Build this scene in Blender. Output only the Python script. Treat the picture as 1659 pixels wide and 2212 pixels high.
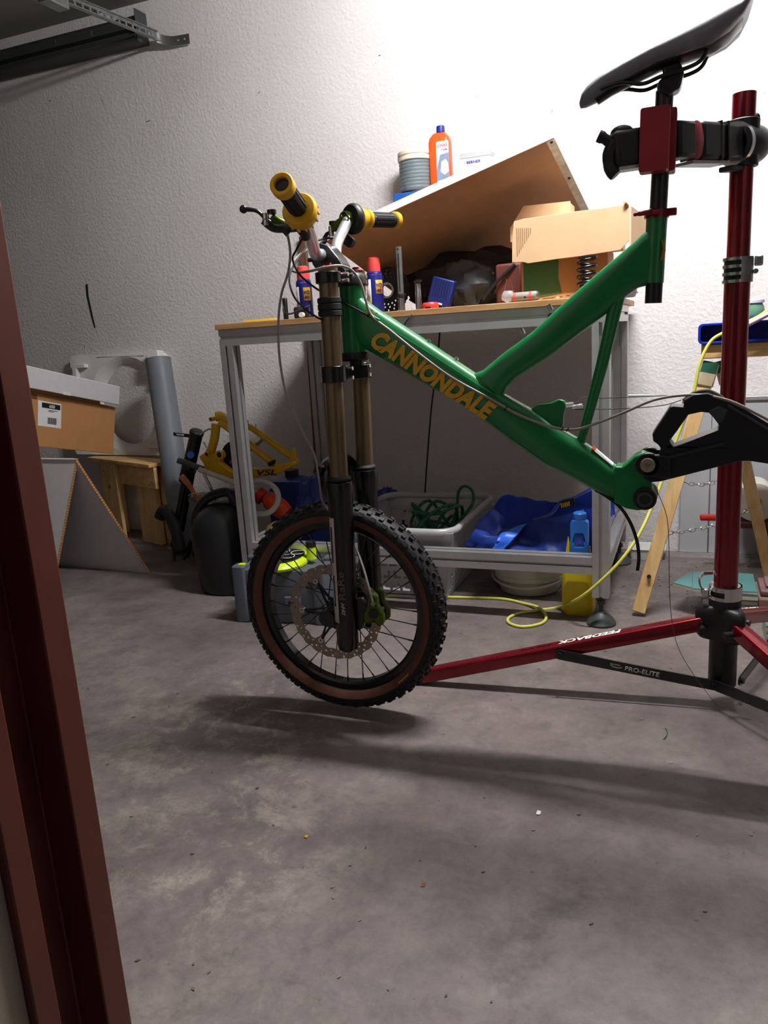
import bpy, bmesh, math, random
from mathutils import Vector, Matrix, noise, geometry
random.seed(7)
for o in list(bpy.data.objects): bpy.data.objects.remove(o)
scene = bpy.context.scene
C = scene.collection
PI = math.pi

# ---------------------------------------------------------------- camera, world, exposure
cd = bpy.data.cameras.new('camera'); cam = bpy.data.objects.new('camera', cd); C.objects.link(cam)
cd.sensor_fit = 'VERTICAL'; cd.sensor_height = 36; cd.lens = 27.1790; cd.clip_start = .02
cam.matrix_world = Matrix(((0.9305,-0.0245,0.3654,0),(0.3612,0.2268,-0.9045,0),(-0.0607,0.9736,0.2198,0.87),(0,0,0,1)))
scene.camera = cam
world = bpy.data.worlds.new('world'); scene.world = world; world.use_nodes = True
world.node_tree.nodes['Background'].inputs[0].default_value = (.9, .92, 1, 1)
world.node_tree.nodes['Background'].inputs[1].default_value = .05
vs = scene.view_settings
vs.view_transform = 'Standard'; vs.look = 'None'; vs.gamma = 1; vs.use_curve_mapping = False
vs.exposure = 0.0
LAMP_POWER = 760.0
LAMP_X, LAMP_Y, LAMP_Z, LAMP_LEN = -.10, 1.88, 2.22, .80

# ---------------------------------------------------------------- helpers: geometry
def V(*a): return Vector(a)
def basis(d, up=None):
    d = Vector(d).normalized()
    u = Vector(up) if up is not None else (V(0,0,1) if abs(d.z) < .9 else V(1,0,0))
    x = u.cross(d).normalized(); y = d.cross(x).normalized()
    return x, y, d
def smooth(pts, k=6, closed=False):
    p = [Vector(q) for q in pts]; n = len(p); out = []
    rng = range(n if closed else n-1)
    for i in rng:
        if closed: a, b, c, d = p[i-1], p[i], p[(i+1) % n], p[(i+2) % n]
        else: a, b, c, d = p[max(i-1,0)], p[i], p[i+1], p[min(i+2,n-1)]
        for j in range(k):
            t = j/k
            out.append(.5*((2*b)+(c-a)*t+(2*a-5*b+4*c-d)*t*t+(3*b-a-3*c+d)*t**3))
    if not closed: out.append(p[-1])
    return out
class G:
    def __init__(s): s.v = []; s.f = []
    def add(s, vs, fs):
        o = len(s.v); s.v += [Vector(p) for p in vs]; s.f += [tuple(i+o for i in f) for f in fs]; return s
    def box(s, c, size, R=None):
        c = Vector(c); h = Vector(size)/2; R = R or Matrix.Identity(3)
        vs = [c+R@V(x*h.x, y*h.y, z*h.z) for x in (-1,1) for y in (-1,1) for z in (-1,1)]
        return s.add(vs, [(0,1,3,2),(4,6,7,5),(0,4,5,1),(2,3,7,6),(0,2,6,4),(1,5,7,3)])
    def bx(s, x0, x1, y0, y1, z0, z1):
        return s.box(((x0+x1)/2,(y0+y1)/2,(z0+z1)/2), (x1-x0,y1-y0,z1-z0))
    def loft(s, rings, cap0=True, cap1=True, closed=False):
        n = len(rings[0]); vs = [p for r in rings for p in r]; fs = []
        m = len(rings)
        for i in range(m if closed else m-1):
            a, b = i*n, ((i+1) % m)*n
            for j in range(n):
                k = (j+1) % n; fs.append((a+j, a+k, b+k, b+j))
        if not closed:
            if cap0: fs.append(tuple(range(n-1,-1,-1)))
            if cap1: fs.append(tuple((m-1)*n+j for j in range(n)))
        return s.add(vs, fs)
    def tube(s, pts, r, n=10, cap=True, closed=False, flat=1.0, up=None):
        p = [Vector(q) for q in pts]; m = len(p)
        rr = r if isinstance(r, (list,tuple)) else [r]*m
        def tan(i):
            if closed: return (p[(i+1) % m]-p[i-1]).normalized()
            return (p[min(i+1,m-1)]-p[max(i-1,0)]).normalized()
        x, y, t0 = basis(tan(0), up); rings = []
        for i in range(m):
            t = tan(i)
            q = t0.rotation_difference(t); x = q@x; y = q@y; t0 = t
            rings.append([p[i]+rr[i]*(math.cos(2*PI*j/n)*x+flat*math.sin(2*PI*j/n)*y) for j in range(n)])
        return s.loft(rings, cap, cap, closed)
    def cyl(s, a, b, r, r2=None, n=20, cap=True):
        return s.tube([a,b], [r, r if r2 is None else r2], n, cap)
    def pipe(s, a, b, r, ri, n=24):
        a, b = Vector(a), Vector(b); x, y, d = basis(b-a)
        R = lambda p, q: [p+q*(math.cos(2*PI*j/n)*x+math.sin(2*PI*j/n)*y) for j in range(n)]
        return s.loft([R(a,r),R(b,r),R(b,ri),R(a,ri)], closed=True)
    def lathe(s, prof, o=(0,0,0), ax=(0,0,1), n=24, cap0=True, cap1=True, sx=1, sy=1):
        o = Vector(o); x, y, d = basis(ax)
        return s.loft([[o+d*h+r*(sx*math.cos(2*PI*j/n)*x+sy*math.sin(2*PI*j/n)*y) for j in range(n)] for r, h in prof], cap0, cap1)
    def torus(s, c, ax, R, r, n=40, m=8):
        c = Vector(c); x, y, d = basis(ax)
        return s.tube([c+R*(math.cos(2*PI*i/n)*x+math.sin(2*PI*i/n)*y) for i in range(n)], r, m, closed=True)
    def sphere(s, c, r, nu=16, nv=10, fn=None):
        c = Vector(c); r = Vector(r) if not isinstance(r, (int,float)) else V(r,r,r); rings = []
        for i in range(nv+1):
            a = -PI/2+PI*i/nv; a = max(-PI/2+.02, min(PI/2-.02, a)); ring = []
            for j in range(nu):
                b = 2*PI*j/nu; d = V(math.cos(a)*math.cos(b), math.cos(a)*math.sin(b), math.sin(a))
                k = fn(d) if fn else 1
                ring.append(c+V(d.x*r.x, d.y*r.y, d.z*r.z)*k)
            rings.append(ring)
        return s.loft(rings)
    def prism(s, poly, o=(0,0,0), ex=(1,0,0), ey=(0,0,1), t=(0,.01,0), holes=()):
        o, ex, ey, t = Vector(o), Vector(ex), Vector(ey), Vector(t)
        loops = [list(poly)]+[list(h) for h in holes]
        flat = [q for l in loops for q in l]
        tri = geometry.tessellate_polygon([[V(q[0],q[1],0) for q in l] for l in loops])
        n = len(flat); W = [o+ex*q[0]+ey*q[1] for q in flat]
        vs = W+[w+t for w in W]; fs = []
        for a, b, c in tri:
            fs.append((a,b,c)); fs.append((c+n,b+n,a+n))
        k = 0
        for l in loops:
            m = len(l)
            for i in range(m):
                a, b = k+i, k+(i+1) % m; fs.append((a,b,b+n,a+n))
            k += m
        return s.add(vs, fs)
    def grid(s, P, closed_u=False):
        m, n = len(P), len(P[0]); fs = []
        for i in range(m-1):
            for j in range(n if closed_u else n-1):
                k = (j+1) % n; fs.append((i*n+j, i*n+k, (i+1)*n+k, (i+1)*n+j))
        return s.add([p for r in P for p in r], fs)
    def xf(s, M):
        s.v = [M@p for p in s.v]; return s
def circ(cx, cy, r, n=12, a0=0, ry=None):
    return [(cx+r*math.cos(a0+2*PI*i/n), cy+(ry or r)*math.sin(a0+2*PI*i/n)) for i in range(n)]
def rrect(x0, x1, y0, y1, r, k=4):
    out = []
    for cx, cy, a in ((x1-r,y1-r,0),(x0+r,y1-r,90),(x0+r,y0+r,180),(x1-r,y0+r,270)):
        for i in range(k+1):
            t = math.radians(a+90*i/k); out.append((cx+r*math.cos(t), cy+r*math.sin(t)))
    return out
def rotz(d): return Matrix.Rotation(math.radians(d), 3, 'Z')
def roty(d): return Matrix.Rotation(math.radians(d), 3, 'Y')
def rotx(d): return Matrix.Rotation(math.radians(d), 3, 'X')

# ---------------------------------------------------------------- helpers: objects
WL = {}
def place(o, c, parent):
    WL[o.name] = Vector(c)
    if parent is not None:
        o.parent = parent; o.location = Vector(c)-WL[parent.name]
    else: o.location = Vector(c)
def tag(o, label, cat, group=None):
    o['label'] = label; o['category'] = cat
    if group: o['group'] = group
    return o
def thing(name, label, cat, loc, group=None):
    o = bpy.data.objects.new(name, None); C.objects.link(o); o.empty_display_size = .05
    place(o, loc, None); return tag(o, label, cat, group)
def part(name, g, m, parent=None, ang=35, bevel=0, label=None, mods=None, base=False, fixn=True, solid=0, seg=2):
    lo = Vector((min(p.x for p in g.v), min(p.y for p in g.v), min(p.z for p in g.v)))
    hi = Vector((max(p.x for p in g.v), max(p.y for p in g.v), max(p.z for p in g.v)))
    c = (lo+hi)/2
    if base: c.z = lo.z
    me = bpy.data.meshes.new(name); me.from_pydata([p-c for p in g.v], [], g.f)
    if fixn:
        b = bmesh.new(); b.from_mesh(me); bmesh.ops.recalc_face_normals(b, faces=b.faces[:]); b.to_mesh(me); b.free()
    me.materials.append(m)
    for p in me.polygons: p.use_smooth = True
    me.set_sharp_from_angle(angle=math.radians(ang))
    o = bpy.data.objects.new(name, me); C.objects.link(o); place(o, c, parent)
    if solid:
        md = o.modifiers.new('solid', 'SOLIDIFY'); md.thickness = solid; md.offset = 0
    if bevel:
        md = o.modifiers.new('bevel', 'BEVEL'); md.width = bevel; md.segments = seg; md.limit_method = 'ANGLE'; md.angle_limit = math.radians(40)
        md.harden_normals = False
    if label: o['label'] = label
    return o
def single(name, g, m, label, cat, group=None, **k):
    return tag(part(name, g, m, None, base=True, **k), label, cat, group)
def struct(name, g, m, parent=None, **k):
    o = part(name, g, m, parent, **k)
    if parent is None: o['kind'] = 'structure'
    return o
def text(name, body, m, parent, o, ex, ey, size, width=None, shear=0, bold=0, t=.0006, label=None, align='LEFT'):
    cu = bpy.data.curves.new(name, 'FONT'); cu.body = body; cu.shear = shear; cu.offset = bold; cu.align_x = align; cu.resolution_u = 3
    ob = bpy.data.objects.new('tmp', cu); C.objects.link(ob)
    dg = bpy.context.evaluated_depsgraph_get()
    me = bpy.data.meshes.new_from_object(ob.evaluated_get(dg))
    bpy.data.objects.remove(ob); bpy.data.curves.remove(cu)
    o, ex, ey = Vector(o), Vector(ex).normalized(), Vector(ey).normalized(); n = ex.cross(ey)
    xs = [v.co.x for v in me.vertices]; w = max(xs)-min(xs); h = max(v.co.y for v in me.vertices) - 0
    sy = size/.7; sx = sy if width is None else width/w; x0 = min(xs) if align == 'LEFT' else 0
    g = G(); nv = len(me.vertices)
    P = [o+ex*((v.co.x-x0)*sx)+ey*(v.co.y*sy) for v in me.vertices]
    g.v = P+[p+n*t for p in P]
    cnt = {}
    for p in me.polygons:
        vs = list(p.vertices); g.f.append(tuple(v+nv for v in vs))
        for i in range(len(vs)):
            a, b = vs[i], vs[(i+1) % len(vs)]; cnt.setdefault((min(a,b),max(a,b)), []).append((a,b))
    for k, l in cnt.items():
        if len(l) == 1: a, b = l[0]; g.f.append((a,b,b+nv,a+nv))
    bpy.data.meshes.remove(me)
    return part(name, g, m, parent, label=label, fixn=False)

# ---------------------------------------------------------------- helpers: materials
def lin(c): return tuple((x/255/12.92 if x/255 <= .04045 else ((x/255+.055)/1.055)**2.4) for x in c)
MATS = {}
def mat(name, rgb, rough=.5, metal=0, var=.08, scale=30, bump=0, bscale=None, coat=0, spec=.5, alpha=1, trans=0, ior=1.45, stretch=None, rgb2=None, dark=0, sheen=0, emit=0, vthr=None):
    if name in MATS: return MATS[name]
    m = bpy.data.materials.new(name); m.use_nodes = True; nt = m.node_tree; b = nt.nodes['Principled BSDF']
    c = lin(rgb); b.inputs['Roughness'].default_value = rough; b.inputs['Metallic'].default_value = metal
    b.inputs['Specular IOR Level'].default_value = spec; b.inputs['Coat Weight'].default_value = coat; b.inputs['Coat Roughness'].default_value = .06
    b.inputs['IOR'].default_value = ior; b.inputs['Transmission Weight'].default_value = trans; b.inputs['Alpha'].default_value = alpha
    b.inputs['Sheen Weight'].default_value = sheen
    L = nt.links.new
    tc = nt.nodes.new('ShaderNodeTexCoord'); vec = tc.outputs['Object']
    if stretch:
        mp = nt.nodes.new('ShaderNodeMapping'); mp.inputs['Scale'].default_value = stretch; L(vec, mp.inputs[0]); vec = mp.outputs[0]
    n1 = nt.nodes.new('ShaderNodeTexNoise'); n1.inputs['Scale'].default_value = scale; n1.inputs['Detail'].default_value = 6; L(vec, n1.inputs['Vector'])
    rp = nt.nodes.new('ShaderNodeValToRGB'); L(n1.outputs['Fac'], rp.inputs[0])
    lo = tuple(x*(1-var) for x in c); hi = tuple(min(1, x*(1+var)) for x in c)
    if rgb2: lo = lin(rgb2); hi = c
    rp.color_ramp.elements[0].position = .35; rp.color_ramp.elements[1].position = .65
    rp.color_ramp.elements[0].color = lo+(1,); rp.color_ramp.elements[1].color = hi+(1,)
    L(rp.outputs[0], b.inputs['Base Color'])
    if bump:
        n2 = nt.nodes.new('ShaderNodeTexNoise'); n2.inputs['Scale'].default_value = bscale or scale*3; n2.inputs['Detail'].default_value = 5; L(vec, n2.inputs['Vector'])
        bp = nt.nodes.new('ShaderNodeBump'); bp.inputs['Strength'].default_value = bump; bp.inputs['Distance'].default_value = .002
        L(n2.outputs['Fac'], bp.inputs['Height']); L(bp.outputs[0], b.inputs['Normal'])
    if emit:
        b.inputs['Emission Color'].default_value = c+(1,); b.inputs['Emission Strength'].default_value = emit
    MATS[name] = m; return m

def plaster():
    m = bpy.data.materials.new('rough white plaster'); m.use_nodes = True; nt = m.node_tree; b = nt.nodes['Principled BSDF']; L = nt.links.new
    tc = nt.nodes.new('ShaderNodeTexCoord')
    b.inputs['Roughness'].default_value = .92; b.inputs['Specular IOR Level'].default_value = .15
    a = nt.nodes.new('ShaderNodeTexNoise'); a.inputs['Scale'].default_value = 1.6; a.inputs['Detail'].default_value = 5; L(tc.outputs['Object'], a.inputs['Vector'])
    r = nt.nodes.new('ShaderNodeValToRGB'); L(a.outputs['Fac'], r.inputs[0])
    e = r.color_ramp.elements; e[0].position = .3; e[0].color = lin((214,208,207))+(1,); e[1].position = .7; e[1].color = lin((228,225,225))+(1,)
    # dark specks
    vz = nt.nodes.new('ShaderNodeTexVoronoi'); vz.inputs['Scale'].default_value = 26; L(tc.outputs['Object'], vz.inputs['Vector'])
    r2 = nt.nodes.new('ShaderNodeValToRGB'); L(vz.outputs['Distance'], r2.inputs[0])
    e = r2.color_ramp.elements; e[0].position = .035; e[0].color = (1,1,1,1); e[1].position = .06; e[1].color = (0,0,0,1)
    n3 = nt.nodes.new('ShaderNodeTexNoise'); n3.inputs['Scale'].default_value = 9; L(tc.outputs['Object'], n3.inputs['Vector'])
    r3 = nt.nodes.new('ShaderNodeValToRGB'); L(n3.outputs['Fac'], r3.inputs[0]); e = r3.color_ramp.elements; e[0].position = .55; e[1].position = .62
    mu = nt.nodes.new('ShaderNodeMath'); mu.operation = 'MULTIPLY'; L(r2.outputs[0], mu.inputs[0]); L(r3.outputs[0], mu.inputs[1])
    mx = nt.nodes.new('ShaderNodeMixRGB'); L(mu.outputs[0], mx.inputs[0]); L(r.outputs[0], mx.inputs[1]); mx.inputs[2].default_value = lin((120,108,100))+(1,)
    L(mx.outputs[0], b.inputs['Base Color'])
    n4 = nt.nodes.new('ShaderNodeTexNoise'); n4.inputs['Scale'].default_value = 75; n4.inputs['Detail'].default_value = 7; n4.inputs['Roughness'].default_value = .6; n4.inputs['Distortion'].default_value = .1; L(tc.outputs['Object'], n4.inputs['Vector'])
    r4 = nt.nodes.new('ShaderNodeValToRGB'); L(n4.outputs['Fac'], r4.inputs[0]); e = r4.color_ramp.elements; e[0].position = .40; e[1].position = .68
    bp = nt.nodes.new('ShaderNodeBump'); bp.inputs['Strength'].default_value = .45; bp.inputs['Distance'].default_value = .004
    L(r4.outputs[0], bp.inputs['Height']); L(bp.outputs[0], b.inputs['Normal'])
    return m
def concrete():
    m = bpy.data.materials.new('worn grey concrete'); m.use_nodes = True; nt = m.node_tree; b = nt.nodes['Principled BSDF']; L = nt.links.new
    tc = nt.nodes.new('ShaderNodeTexCoord')
    def N(scale, det=8, ro=.6, dist=0):
        n = nt.nodes.new('ShaderNodeTexNoise'); n.inputs['Scale'].default_value = scale; n.inputs['Detail'].default_value = det; n.inputs['Roughness'].default_value = ro; n.inputs['Distortion'].default_value = dist
        L(tc.outputs['Object'], n.inputs['Vector']); return n.outputs['Fac']
    def R(f, stops):
        r = nt.nodes.new('ShaderNodeValToRGB'); L(f, r.inputs[0]); e = r.color_ramp.elements
        while len(e) < len(stops): e.new(.5)
        for k, (p, c) in enumerate(stops): e[k].position = p; e[k].color = (c if len(c) == 4 else tuple(c)+(1,))
        return r.outputs[0]
    def MIX(f, a, c, mode='MIX'):
        x = nt.nodes.new('ShaderNodeMixRGB'); x.blend_type = mode
        if hasattr(f, 'links'): L(f, x.inputs[0])
        else: x.inputs[0].default_value = f
        for i, q in ((1,a),(2,c)):
            if hasattr(q, 'links'): L(q, x.inputs[i])
            else: x.inputs[i].default_value = q
        return x.outputs[0]
    base = R(N(1.7, 9, .65, .4), [(.30, lin((96,85,82))), (.46, lin((120,109,106))), (.56, lin((132,121,118))), (.70, lin((148,138,134)))])
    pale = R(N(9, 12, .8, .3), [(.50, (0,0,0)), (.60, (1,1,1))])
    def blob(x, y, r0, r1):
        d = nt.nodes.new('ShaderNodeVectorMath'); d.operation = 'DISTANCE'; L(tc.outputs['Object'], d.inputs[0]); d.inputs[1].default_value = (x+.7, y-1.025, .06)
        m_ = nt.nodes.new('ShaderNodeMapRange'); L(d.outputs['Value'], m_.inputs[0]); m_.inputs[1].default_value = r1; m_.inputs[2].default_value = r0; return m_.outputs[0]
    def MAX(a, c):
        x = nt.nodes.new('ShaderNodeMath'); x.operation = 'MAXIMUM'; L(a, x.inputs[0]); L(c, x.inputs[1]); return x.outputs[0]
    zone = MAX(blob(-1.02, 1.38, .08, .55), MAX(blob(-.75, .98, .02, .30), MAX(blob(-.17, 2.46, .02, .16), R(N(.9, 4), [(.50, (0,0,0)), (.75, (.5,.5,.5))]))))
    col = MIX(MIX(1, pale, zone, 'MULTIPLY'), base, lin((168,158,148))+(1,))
    dk = R(N(3.1, 8, .7, .5), [(.60, (0,0,0)), (.74, (.75,.75,.75))])
    col = MIX(dk, col, lin((72,62,58))+(1,))
    grain = R(N(48, 8, .8), [(.3, (.70,.70,.70)), (.7, (1.0,1.0,1.0))])
    col = MIX(1, col, grain, 'MULTIPLY')
    mott = R(N(15, 10, .78, .3), [(.34, (.74,.72,.71)), (.5, (.97,.97,.97)), (.66, (1.14,1.13,1.11))])
    col = MIX(1, col, mott, 'MULTIPLY')
    speck = R(N(34, 3, .5), [(.70, (0,0,0)), (.76, (.7,.7,.7))])
    col = MIX(speck, col, lin((70,60,53))+(1,))
    L(col, b.inputs['Base Color'])
    rr = R(N(6, 6), [(.3, (.42,)*3), (.7, (.68,)*3)]); L(rr, b.inputs['Roughness'])
    b.inputs['Specular IOR Level'].default_value = .35
    bp = nt.nodes.new('ShaderNodeBump'); bp.inputs['Strength'].default_value = .35; bp.inputs['Distance'].default_value = .003
    L(N(55, 8, .7), bp.inputs['Height']); L(bp.outputs[0], b.inputs['Normal'])
    return m

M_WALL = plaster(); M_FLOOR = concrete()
M_CEIL = mat('dim ceiling paint', (138,139,132), .9, var=.05, scale=3)
M_BROWN = mat('brown painted steel', (100,47,35), .45, var=.10, scale=14, bump=.15)
M_ALU = mat('anodised aluminium', (196,196,198), .38, .75, var=.05, scale=20)
M_SLOT = mat('black rubber', (30,30,32), .7)
M_GALV = mat('galvanised steel', (150,154,154), .4, .8, var=.15, scale=45)
M_DGREY = mat('dark grey plastic', (64,68,70), .5, var=.08)
M_BLACK = mat('black plastic', (26,26,29), .45, var=.1)
M_BLKSAT = mat('satin black metal', (24,25,29), .35, .0, var=.1, coat=.2)
M_BLKGLOSS = mat('gloss black paint', (10,10,12), .25, coat=.25, var=.1)
M_STEEL = mat('bright steel', (205,205,207), .22, 1, var=.05)
M_CHROME = mat('satin silver aluminium', (222,222,225), .33, .7, var=.03)
M_GREEN = mat('green gloss paint', (0,116,58), .34, 0, var=.06, scale=8, coat=.45)
M_YELTXT = mat('amber lettering', (214,160,24), .4, var=.04)
M_WHITE = mat('white print', (232,232,232), .5, var=.03)
M_RED = mat('red anodised metal', (128,10,28), .25, .55, var=.06, coat=.5)
M_REDPL = mat('dull red plastic', (150,40,50), .5, var=.06)
M_BRONZE = mat('bronze anodised tube', (118,100,74), .3, .6, var=.06, scale=12)
M_RUB = mat('tyre rubber', (25,24,26), .62, var=.2, scale=60, bump=.2)
M_TAN = mat('brown tyre sidewall', (96,58,45), .7, var=.1, scale=40)
M_YEL = mat('yellow plastic', (226,170,22), .4, var=.05)
M_YELP = mat('yellow paint', (214,168,10), .3, var=.06, coat=.5)
M_LIME = mat('lime anodised metal', (74,90,26), .3, .6, var=.1)
M_HOSE = mat('grey brake hose', (150,140,134), .4, .1, var=.05)
M_PINE = mat('pine board', (232,198,142), .6, var=.12, scale=7, stretch=(7,7,1), rgb2=(212,170,112), bump=.15)
M_PINEX = mat('pine board lengthwise', (226,188,130), .6, scale=7, stretch=(.8,7,7), rgb2=(200,158,100), bump=.15)
M_MDF = mat('brown fibreboard', (150,118,92), .75, var=.06, scale=25, bump=.1)
M_TOP = mat('beech worktop', (198,156,108), .5, scale=9, stretch=(.6,6,6), rgb2=(172,128,82))
M_CARD = mat('cardboard', (186,134,84), .8, var=.05, scale=14, bump=.1)
M_CARDL = mat('pale cardboard', (218,182,142), .8, var=.04, scale=14)
M_CARDW = mat('white faced cardboard', (206,204,208), .75, var=.03)
M_FOAM = mat('white polystyrene', (232,230,228), .8, var=.03, scale=90, bump=.35, bscale=160)
M_PVC = mat('grey pipe', (112,117,124), .5, var=.06, scale=6)
M_BLUE = mat('blue tarpaulin', (22,58,176), .38, var=.12, scale=18, bump=.3, bscale=40)
M_BLUED = mat('dark blue tarpaulin', (24,50,130), .45, var=.15, scale=18, bump=.3, bscale=40)
M_BLUEP = mat('blue plastic', (24,40,168), .35, var=.05)
M_LBLUE = mat('light blue plastic', (46,120,214), .35, var=.05)
M_WPL = mat('white plastic', (222,222,220), .45, var=.03)
M_GREYPL = mat('grey plastic', (88,94,104), .5, var=.05)
M_SILVPL = mat('silver plastic', (176,176,178), .38, .15, var=.04)
M_NEON = mat('neon yellow plastic', (206,232,36), .4, var=.03)
M_CABLE = mat('yellow cable', (206,204,92), .5, var=.06)
M_REDC = mat('red plastic', (206,34,34), .4, var=.04)
M_ORANGE = mat('orange red plastic', (226,70,30), .4, var=.04)
M_NAVY = mat('navy print', (26,34,132), .35, var=.04)
M_TEAL = mat('teal tile glaze', (72,122,121), .3, var=.1, scale=8, coat=.15)
M_TILEB = mat('tile bisque', (190,176,156), .8, var=.06)
M_CLEAR = mat('clear film', (225,228,230), .15, alpha=.35, var=.02)
M_FOGGY = mat('translucent hose', (214,214,208), .3, alpha=.72, var=.02)
M_PLUM = mat('plum leatherette', (96,52,46), .55, var=.15, scale=12)
M_GREENB = mat('green cord', (30,92,66), .6, var=.2, scale=80)
M_GRPRINT = mat('green print on card', (64,108,62), .75, var=.04)
M_DWOOD = mat('brown wood strip', (112,80,60), .6, scale=10, stretch=(6,6,1), rgb2=(84,54,38))
M_PINK = mat('pale pink plastic', (226,196,204), .4, var=.03)
M_JADE = mat('green glass', (96,140,112), .2, var=.04)
M_GRAPH = mat('grey painted panel', (168,170,174), .5, var=.05, scale=5)
M_TERRA = mat('worn wooden handle', (196,120,72), .6, var=.1)
M_MAUVE = mat('pale decal', (190,176,180), .5, var=.03)
M_ROTOR = mat('brake disc steel', (150,134,122), .35, .6, var=.1, scale=30)
M_EYE = mat('dark print', (24,24,26), .6)

# ================================================================ the room
M_BLOCK = mat('grey block wall', (132,126,120), .9, var=.1, scale=6, bump=.3)
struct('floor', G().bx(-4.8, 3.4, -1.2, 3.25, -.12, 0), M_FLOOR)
wb = struct('wall_back', G().bx(-4.8, 3.4, 3.07, 3.25, 0, 2.31), M_WALL)
struct('wall_left', G().bx(-4.95, -4.8, .18, 3.25, 0, 2.31), M_BLOCK)
struct('wall_right', G().bx(3.4, 3.55, .18, 3.25, 0, 2.31), M_BLOCK)
struct('ceiling', G().bx(-4.95, 3.55, .18, 3.25, 2.31, 2.45), M_CEIL)
wf = G().bx(-4.8, -.53, .3787, .479, 0, 2.31).bx(-4.8, -.50, .18, .3786, 0, 2.31).bx(.47, 3.4, .18, .479, 0, 2.31).bx(-.53, .47, .18, .479, 2.06, 2.31)
wfo = struct('wall_front', wf, M_BLOCK)
part('reveal_plaster', G().bx(-.5, -.4985, .18, .3784, 0, 2.06), mat('aged cream plaster', (188,176,158), .9, var=.08, scale=5, bump=.4), wfo)
for pts in ([(.335,.10),(.352,.16),(.345,.22),(.362,.27),(.356,.33)], [(.330,.30),(.341,.34),(.338,.37)]):
    part('crack', G().tube([(-.4983,a,b) for a,b in pts], .0008, 5), M_EYE if 'M_EYE' in globals() else M_BLACK, wfo)
# steel door frame: rebated jambs and head
def jamb(s, x):
    # outline in plan, wall side first; s=+1 left jamb
    pl = [(-.0298,.3788),(.010,.3788),(.010,.402),(-.024,.402),(-.024,.450),(.010,.450),(.010,.4785),(-.0298,.4785)]
    g = G(); pts = [(x+s*a, b) for a, b in pl]
    g.loft([[V(a,b,0) for a,b in pts], [V(a,b,2.06) for a,b in pts]])
    return g
dr = bpy.data.objects.new('door_1', None); C.objects.link(dr); place(dr, (-.04,.45,0), None); dr['kind'] = 'structure'
part('jamb', jamb(1, -.50), M_BROWN, dr, bevel=.0015)
part('jamb', jamb(-1, .44), M_BROWN, dr, bevel=.0015)
part('head', G().bx(-.489, .429, .450, .4785, 2.0, 2.06), M_BROWN, dr)
# hairline crack and gouge marks in the plaster
gk = G(); pts = [(-2.694,3.069,1.2032),(-2.6985,3.069,1.1481),(-2.6932,3.069,1.1005),(-2.6883,3.069,1.0505),(-2.6805,3.069,1.0001)]
w = [.0072,.0068,.006,.0058,.0045]; L1 = []; R1 = []
for p, q in zip(pts, w):
    for e, S in ((-1,L1),(1,R1)): S.append(V(p[0]+e*q*.9, 3.0688, p[2]))
gk.prism([(p.x,p.z) for p in L1]+[(p.x,p.z) for p in reversed(R1)], (0,3.0685,0), t=(0,.004,0))
part('gouge', gk, mat('black gouge', (22,30,28), .8), wb, label='black slanting gouge in the plaster')
MARKS = [((-2.7571,3.07,2.015),.007,20),((-2.4638,3.07,1.9637),.012,-72),((-2.235,3.07,1.8521),.010,10),((-0.4897,3.07,1.6297),.006,60),((-2.7595,3.07,0.9146),.008,65),((-1.6752,3.07,1.8778),.005,40),((-1.141,3.07,1.9227),.004,10),((-0.2984,3.07,0.5228),.006,80)]
for (x,y,z), l, a in MARKS:
    c, s = math.cos(math.radians(a))*l, math.sin(math.radians(a))*l
    gk = G().prism([(-c-.001*s/l,-s+.0013),(c,s+.0013),(c,s-.0013),(-c,-s-.0013)], (x,3.0688,z), t=(0,.003,0))
    part('chip', gk, mat('dark plaster chip', (74,64,58), .9), wb)

# ================================================================ lamp on the ceiling (above the frame of the picture)
lamp = thing('ceiling_lamp', 'white tube lamp fixed under the ceiling above the bike', 'lamp', (LAMP_X, LAMP_Y, LAMP_Z))
part('housing', G().bx(LAMP_X-LAMP_LEN/2-.04, LAMP_X+LAMP_LEN/2+.04, LAMP_Y-.03, LAMP_Y+.03, LAMP_Z+.03, 2.31), M_WPL, lamp, bevel=.006)
for e in (-1, 1):
    part('end_cap', G().bx(LAMP_X+e*(LAMP_LEN/2+.012)-.012, LAMP_X+e*(LAMP_LEN/2+.012)+.012, LAMP_Y-.016, LAMP_Y+.016, LAMP_Z-.018, LAMP_Z+.035), M_WPL, lamp, bevel=.003)
mt = bpy.data.materials.new('lit lamp tube'); mt.use_nodes = True; nb = mt.node_tree.nodes; nb.remove(nb['Principled BSDF'])
em = nb.new('ShaderNodeEmission'); em.inputs[0].default_value = (1, .985, .985, 1); em.inputs[1].default_value = LAMP_POWER
mt.node_tree.links.new(em.outputs[0], nb['Material Output'].inputs[0])
part('tube', G().cyl((LAMP_X-LAMP_LEN/2,LAMP_Y,LAMP_Z), (LAMP_X+LAMP_LEN/2,LAMP_Y,LAMP_Z), .014, n=16), mt, lamp)

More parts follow.
